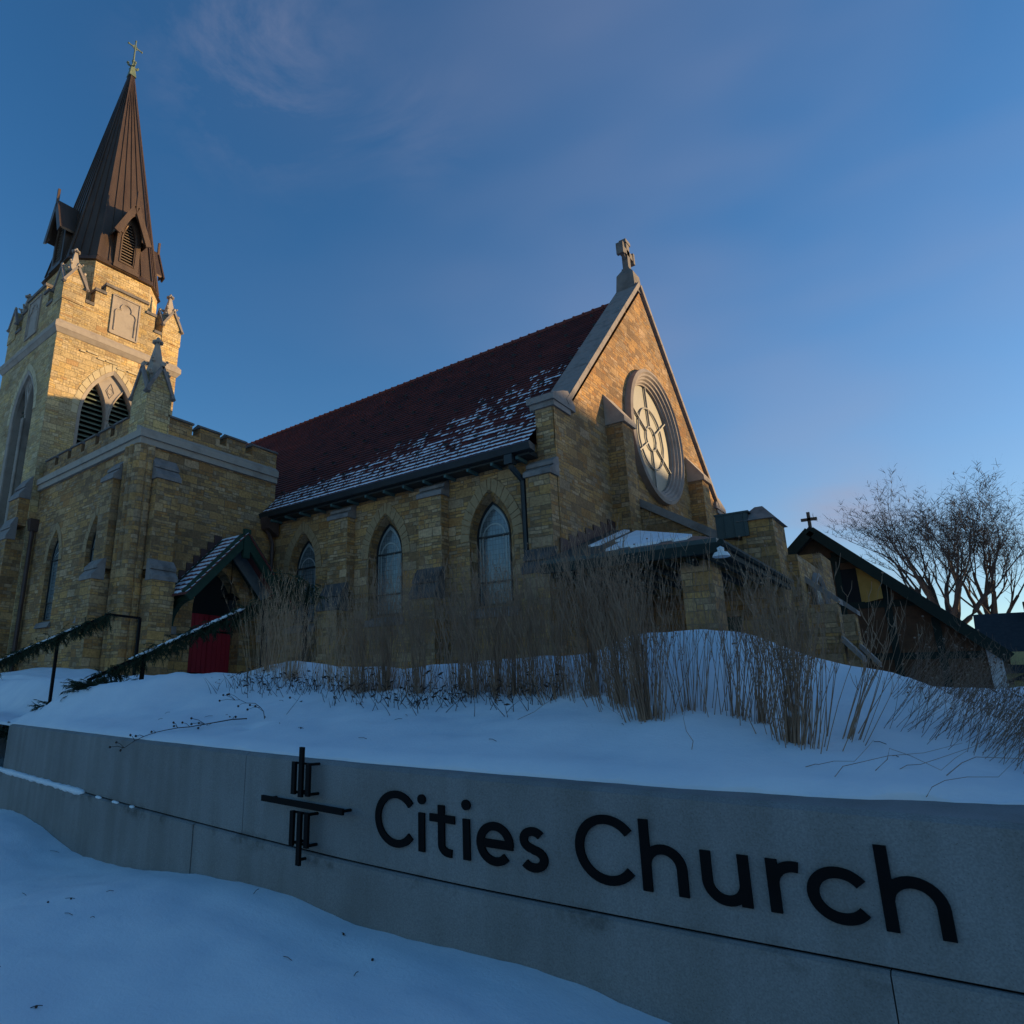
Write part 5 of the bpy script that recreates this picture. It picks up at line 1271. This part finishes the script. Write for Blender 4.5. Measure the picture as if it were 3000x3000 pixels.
# ------------------------------------------------------------------ dried plants in the snow
M_STEM = noisy('dry_straw_stem', (.19, .112, .072), (.33, .205, .132), 6., .9, .1, 30.)
M_STEM2 = noisy('dry_pale_stem', (.30, .18, .105), (.42, .27, .165), 6., .9, .1, 30.)
M_SEED = noisy('dark_seed_heads', (.035, .022, .018), (.06, .038, .03), 6., .95, .1, 30.)
def stem(m, p, h, lean, rr, r=.0034, forks=True, curve=.30):
    pts = [Vector(p)]; d = Vector((lean[0], lean[1], 1)).normalized(); n = 6
    bx, by = rr.uniform(-curve, curve), rr.uniform(-curve, curve)
    for i in range(n):
        d = (d+Vector((bx/n+rr.uniform(-.02, .02), by/n+rr.uniform(-.02, .02), .02))).normalized(); pts.append(pts[-1]+d*h/n)
    m.tube(pts, [r*(1-.75*i/n) for i in range(n+1)], 3, cap=False)
    if forks:
        for k in range(rr.randint(3, 6)):
            i = rr.randint(3, n); a = rr.uniform(0, 6.28); L = h*rr.uniform(.07, .17)
            e = pts[i]+Vector((math.cos(a)*.35, math.sin(a)*.35, 1)).normalized()*L
            m.tube([pts[i], pts[i].lerp(e, .5)+Vector((math.cos(a), math.sin(a), 0))*.008, e], [r*.6, r*.5, r*.3], 3, cap=False)
            if rr.random() < .12: m.blob(tuple(e), .007, k, 0)
def clump(x, y, n, h, spread, lean, seed, label, mt=None, r=.0030, tilt=.27):
    spread *= .95
    rr = random.Random(seed); m = MB(); n = int(n*1.15*(1.0 if n > 100 else 1.75 if x < -1.9 else 1.25))
    for i in range(n):
        a = rr.uniform(0, 6.28); q = abs(rr.gauss(0, .5)); px_, py_ = x+spread*q*math.cos(a), y+spread*.65*q*math.sin(a)
        if py_ < wallY(px_)+.25: py_ = wallY(px_)+.25+rr.random()*.2
        tl = tilt*q; stem(m, (px_, py_, bank(px_, py_)-.03), h*rr.uniform(.62, 1.12), (lean+tl*math.cos(a)+rr.gauss(0, .05), tl*math.sin(a)+rr.gauss(0, .05)), rr, r*rr.uniform(.7, 1.15), True)
    o = m.build('dried_plant_clump', mt or M_STEM, normals=False)
    tag(o, label, 'dried plant', 'clumps of dried perennial stems on the snow bank')
    return rebase(o, (x, y, bank(x, y)))
CL = [ # x, y, stems, height, spread, lean, label
 (-7.15, 5.75, 50, 1.15, .34, .08, 'pale straw clump right of the red door, leftmost of the bank'),
 (-6.5, 5.6, 46, 1.10, .34, .0, 'pale straw clump below the dark nave window beside the wing'),
 (-5.75, 5.55, 24, .9, .40, .0, 'thin straw clump between the dark nave window and the next buttress'),
 (-5.2, 5.35, 42, 1.0, .30, .04, 'straw clump left of the middle nave window'),
 (-4.66, 5.3, 110, 1.2, .16, .02, 'dense upright clump below the middle nave window'),
 (-4.2, 5.25, 50, 1.15, .30, -.03, 'dense clump below the buttress right of the middle nave window'),
 (-3.75, 5.35, 34, 1.15, .30, .04, 'tall clump left of the palest nave window'),
 (-3.3, 5.25, 46, 1.15, .26, .02, 'tall clump below the palest nave window'),
 (-2.92, 5.2, 40, 1.1, .26, .05, 'clump below the nave corner downspout'),
 (-2.62, 5.1, 40, 1.1, .24, -.04, 'clump before the nave corner, spreading to the right'),
 (-2.33, 5.05, 60, 1.18, .22, .03, 'clump where the snow mound starts to rise'),
 (-2.06, 4.9, 60, 1.16, .22, -.05, 'clump in front of the low porch roof, left of the densest one'),
 (-1.80, 4.70, 115, 1.02, .15, -.03, 'densest upright clump at the middle of the snow mound'),
 (-1.55, 4.85, 26, 1.05, .20, .05, 'clump in front of the porch pier'),
 (-1.33, 4.9, 26, .95, .18, .12, 'open clump right of the porch pier, leaning right'),
 (-1.16, 4.9, 30, .95, .14, .18, 'clump on the right flank of the mound, stems swept right'),
 (-.96, 4.66, 88, .90, .15, .10, 'dense clump at the right foot of the snow mound, bent at its base'),
 (-4.95, 5.3, 46, 1.05, .24, -.06, 'straw clump between the left-of-centre clump and the dense one under the middle window'),
 (-3.52, 5.22, 46, 1.12, .22, -.06, 'straw clump before the left jamb of the palest nave window'),
 (-3.1, 5.2, 40, 1.08, .22, .0, 'straw clump before the right jamb of the palest nave window'),
 (-.76, 4.95, 14, .9, .14, .38, 'loose clump leaning far right at the edge of the mound'),
]
for i, (x, y, n, h, sp, ln, lab) in enumerate(CL):
    clump(x, y, n, h, sp, ln, 40+i, lab, M_STEM2 if i < 4 else M_STEM)
# fallen dry growth at the right edge of the bank: nobody could count it
def thicket():
    rr = random.Random(77); m = MB()
    for i in range(1700):
        x = -.62+1.4*rr.random()**.7; y = 5.3+rr.uniform(-.3, 2.2)*(.5+.5*rr.random())
        y -= max(0, x+.2)*.5
        if y < wallY(x)+.9: continue
        stem(m, (x, y, bank(x, y)-.02), rr.uniform(.22, .5), (rr.uniform(.35, 1.3), rr.uniform(-.4, .3)), rr, .0016, rr.random() < .6, .6)
    tag(m.build('dry_thicket', M_BRUSH, normals=False), 'tangle of fallen dry brown stems', None, None, 'stuff')
thicket()
def low_leaves():
    rr = random.Random(9); m = MB()
    for i in range(420):
        x = rr.uniform(-7.4, -2.6); y = 5.05+rr.gauss(0, .16)+.25*(x < -5)
        stem(m, (x, y, bank(x, y)-.02), rr.uniform(.08, .30), (rr.uniform(-.9, .9), rr.uniform(-.6, .6)), rr, .004, False, .9)
        if rr.random() < .7:
            q = Vector((x+rr.uniform(-.05, .05), y, bank(x, y)+rr.uniform(.04, .2))); a = rr.uniform(0, 6.3)
            u = Vector((math.cos(a), math.sin(a), rr.uniform(-.6, .6)))*.035; v = Vector((rr.uniform(-1, 1), rr.uniform(-1, 1), rr.uniform(-1, 1))).normalized()*.012
            m.face([q-u, q+v, q+u, q-v])
    tag(m.build('withered_ground_cover', M_SEED, normals=False), 'low withered dark leaves and stalks among the clumps', None, None, 'stuff')
low_leaves()
def single(pts, r, label, heads=(), name='dead_stalk', side=0, seed=1, group='single dead stalks lying on the snow'):
    rr = random.Random(seed); m = MB(); pts = [Vector(p) for p in pts]
    r *= .45; pts = [pts[0]]+[q for a_, b_ in zip(pts, pts[1:]) for q in (a_.lerp(b_, .5)+Vector((rr.uniform(-.02, .02), rr.uniform(-.02, .02), rr.uniform(0, .02))), b_)]
    m.tube(pts, [r*(1-.6*i/(len(pts)-1)) for i in range(len(pts))], 4)
    for k in range(side):
        i = rr.randint(1, len(pts)-1); a = pts[i]; e = a+Vector((rr.uniform(-.18, .04), rr.uniform(-.10, .03), rr.uniform(-.05, .06))); m.tube([a, a.lerp(e, .5)+Vector((0, 0, .012)), e], [r*.6, r*.5, r*.4], 3)
        m.blob(tuple(e), .013, k, 1)
    for h in heads: m.blob(h, .014, 1, 1)
    return rebase(tag(m.build(name, M_STEM if side == 0 else M_SEED, normals=False), label, 'dead stalk', group), tuple(pts[0]))
def on(x, y, dz=.015): return (x, y, bank(x, y)+dz)
single([on(-5.55, 4.25, .05), on(-5.8, 4.1, .04), on(-6.0, 3.9, .03), on(-6.15, 3.72, .02), on(-6.25, 3.55, .02), (-6.33, 3.40, -.50)], .013, 'bent dead seed stalk hanging over the edge of the sign wall', side=16, seed=3)
single([on(-5.4, 4.35, .02), on(-5.6, 4.45, .10), on(-5.9, 4.5, .12), on(-6.1, 4.5, .16)], .010, 'dead seed stalk curled on the snow behind the hanging one', side=8, seed=5)
single([on(-5.25, 4.5), on(-5.45, 4.9, .12), on(-5.75, 5.0, .22)], .005, 'thin arched dead stalk on the left snow slope', side=4, seed=6)
single([on(-1.42, 4.32, -.01), on(-1.44, 4.33, .10), on(-1.43, 4.32, .22)], .005, 'short upright dead twig below the densest clumps', seed=2)
single([on(-2.7, 4.55, .0), on(-2.5, 4.6, .09), on(-2.3, 4.7, .16), on(-1.95, 4.65, .03)], .004, 'fallen stalk lying before the densest clump', side=0, seed=2)
rr = random.Random(31)
for i, (x, y) in enumerate(((-.80, 4.35), (-.62, 4.3), (-.50, 4.45), (-.40, 4.6), (-.30, 4.35), (-.18, 4.6))):
    dx = rr.uniform(.15, .4); dy = rr.uniform(.0, .3)
    single([on(x-dx*.4, y-dy*.3, 0), on(x, y, .02+.05*(i % 3)), on(x+dx, y+dy, .05+.06*(i % 2)), on(x+dx*1.6, y+dy*1.8, .16)], .0042,
           ('two bent stalks crossing left of the others', 'long bowed stalk on the smooth right slope', 'thin stalk arching near the right edge', 'fallen stalk pointing at the dry thicket', 'lowest fallen stalk near the wall at the right', 'last thin stalk beside the right edge')[i], seed=i, side=0)
def litter():
    rr = random.Random(12); m = MB()
    for i in range(46):
        if i < 26: x = rr.uniform(-7.5, -.6); y = wallY(x)-rr.uniform(.1, 2.6); z = front_z(x, y)+.006
        else: x = rr.uniform(-8, -.3); y = wallY(x)+rr.uniform(.5, 1.5); z = bank(x, y)+.006
        a = rr.uniform(0, 6.3); L = rr.uniform(.012, .05); d = Vector((math.cos(a), math.sin(a), .15))*L
        p = Vector((x, y, z)); m.tube([p-d, p+Vector((0, 0, .006)), p+d], .0022, 3, cap=False)
        if rr.random() < .3: m.blob((x, y, z), .008, i, 0)
    tag(m.build('plant_litter', M_SEED, normals=False), 'tiny twigs and seed husks scattered on the snow', None, None, 'stuff')
litter()
# bare shrubs against the nave wall
def bare_shrub(x, y, z, h, seed, label, n=16):
    rr = random.Random(seed); m = MB()
    def tw(p, d, L, r, lev):
        pts = [p]; dd = d
        for i in range(4): dd = (dd+Vector((rr.uniform(-.18, .18), rr.uniform(-.18, .18), rr.uniform(0, .12)))).normalized(); pts.append(pts[-1]+dd*L/4)
        m.tube(pts, [r*(1-.4*i/4) for i in range(5)], 3, cap=False)
        if lev < 4:
            for k in range(3): tw(pts[rr.randint(2, 4)], (dd+Vector((rr.uniform(-.55, .55), rr.uniform(-.55, .55), rr.uniform(-.1, .4)))).normalized(), L*rr.uniform(.5, .75), r*.6, lev+1)
    for i in range(n):
        a = rr.uniform(0, 6.28); tw(Vector((x+.15*math.cos(a), y+.15*math.sin(a), z)), Vector((.22*math.cos(a), .22*math.sin(a), 1)).normalized(), h*.42, .014, 1)
    return rebase(tag(m.build('bare_shrub', M_BRUSH, normals=False), label, 'shrub', 'bare shrubs against the nave wall'), (x, y, z))
bare_shrub(-10.1, 13.5, .2, 3.6, 3, 'tall bare shrub left of the palest nave window', 9)
bare_shrub(-15.2, 13.4, .2, 2.7, 4, 'bare shrub beside the dark nave window', 8)
bare_shrub(-5.9, 16.2, .0, 2.2, 5, 'bare shrub by the low porch pier', 7)
nest()['label'] = 'dark leafy nest low in the left side of the large bare tree'
bpy.data.objects['squirrel_nest']['category'] = 'nest'
C.render.engine = 'CYCLES'
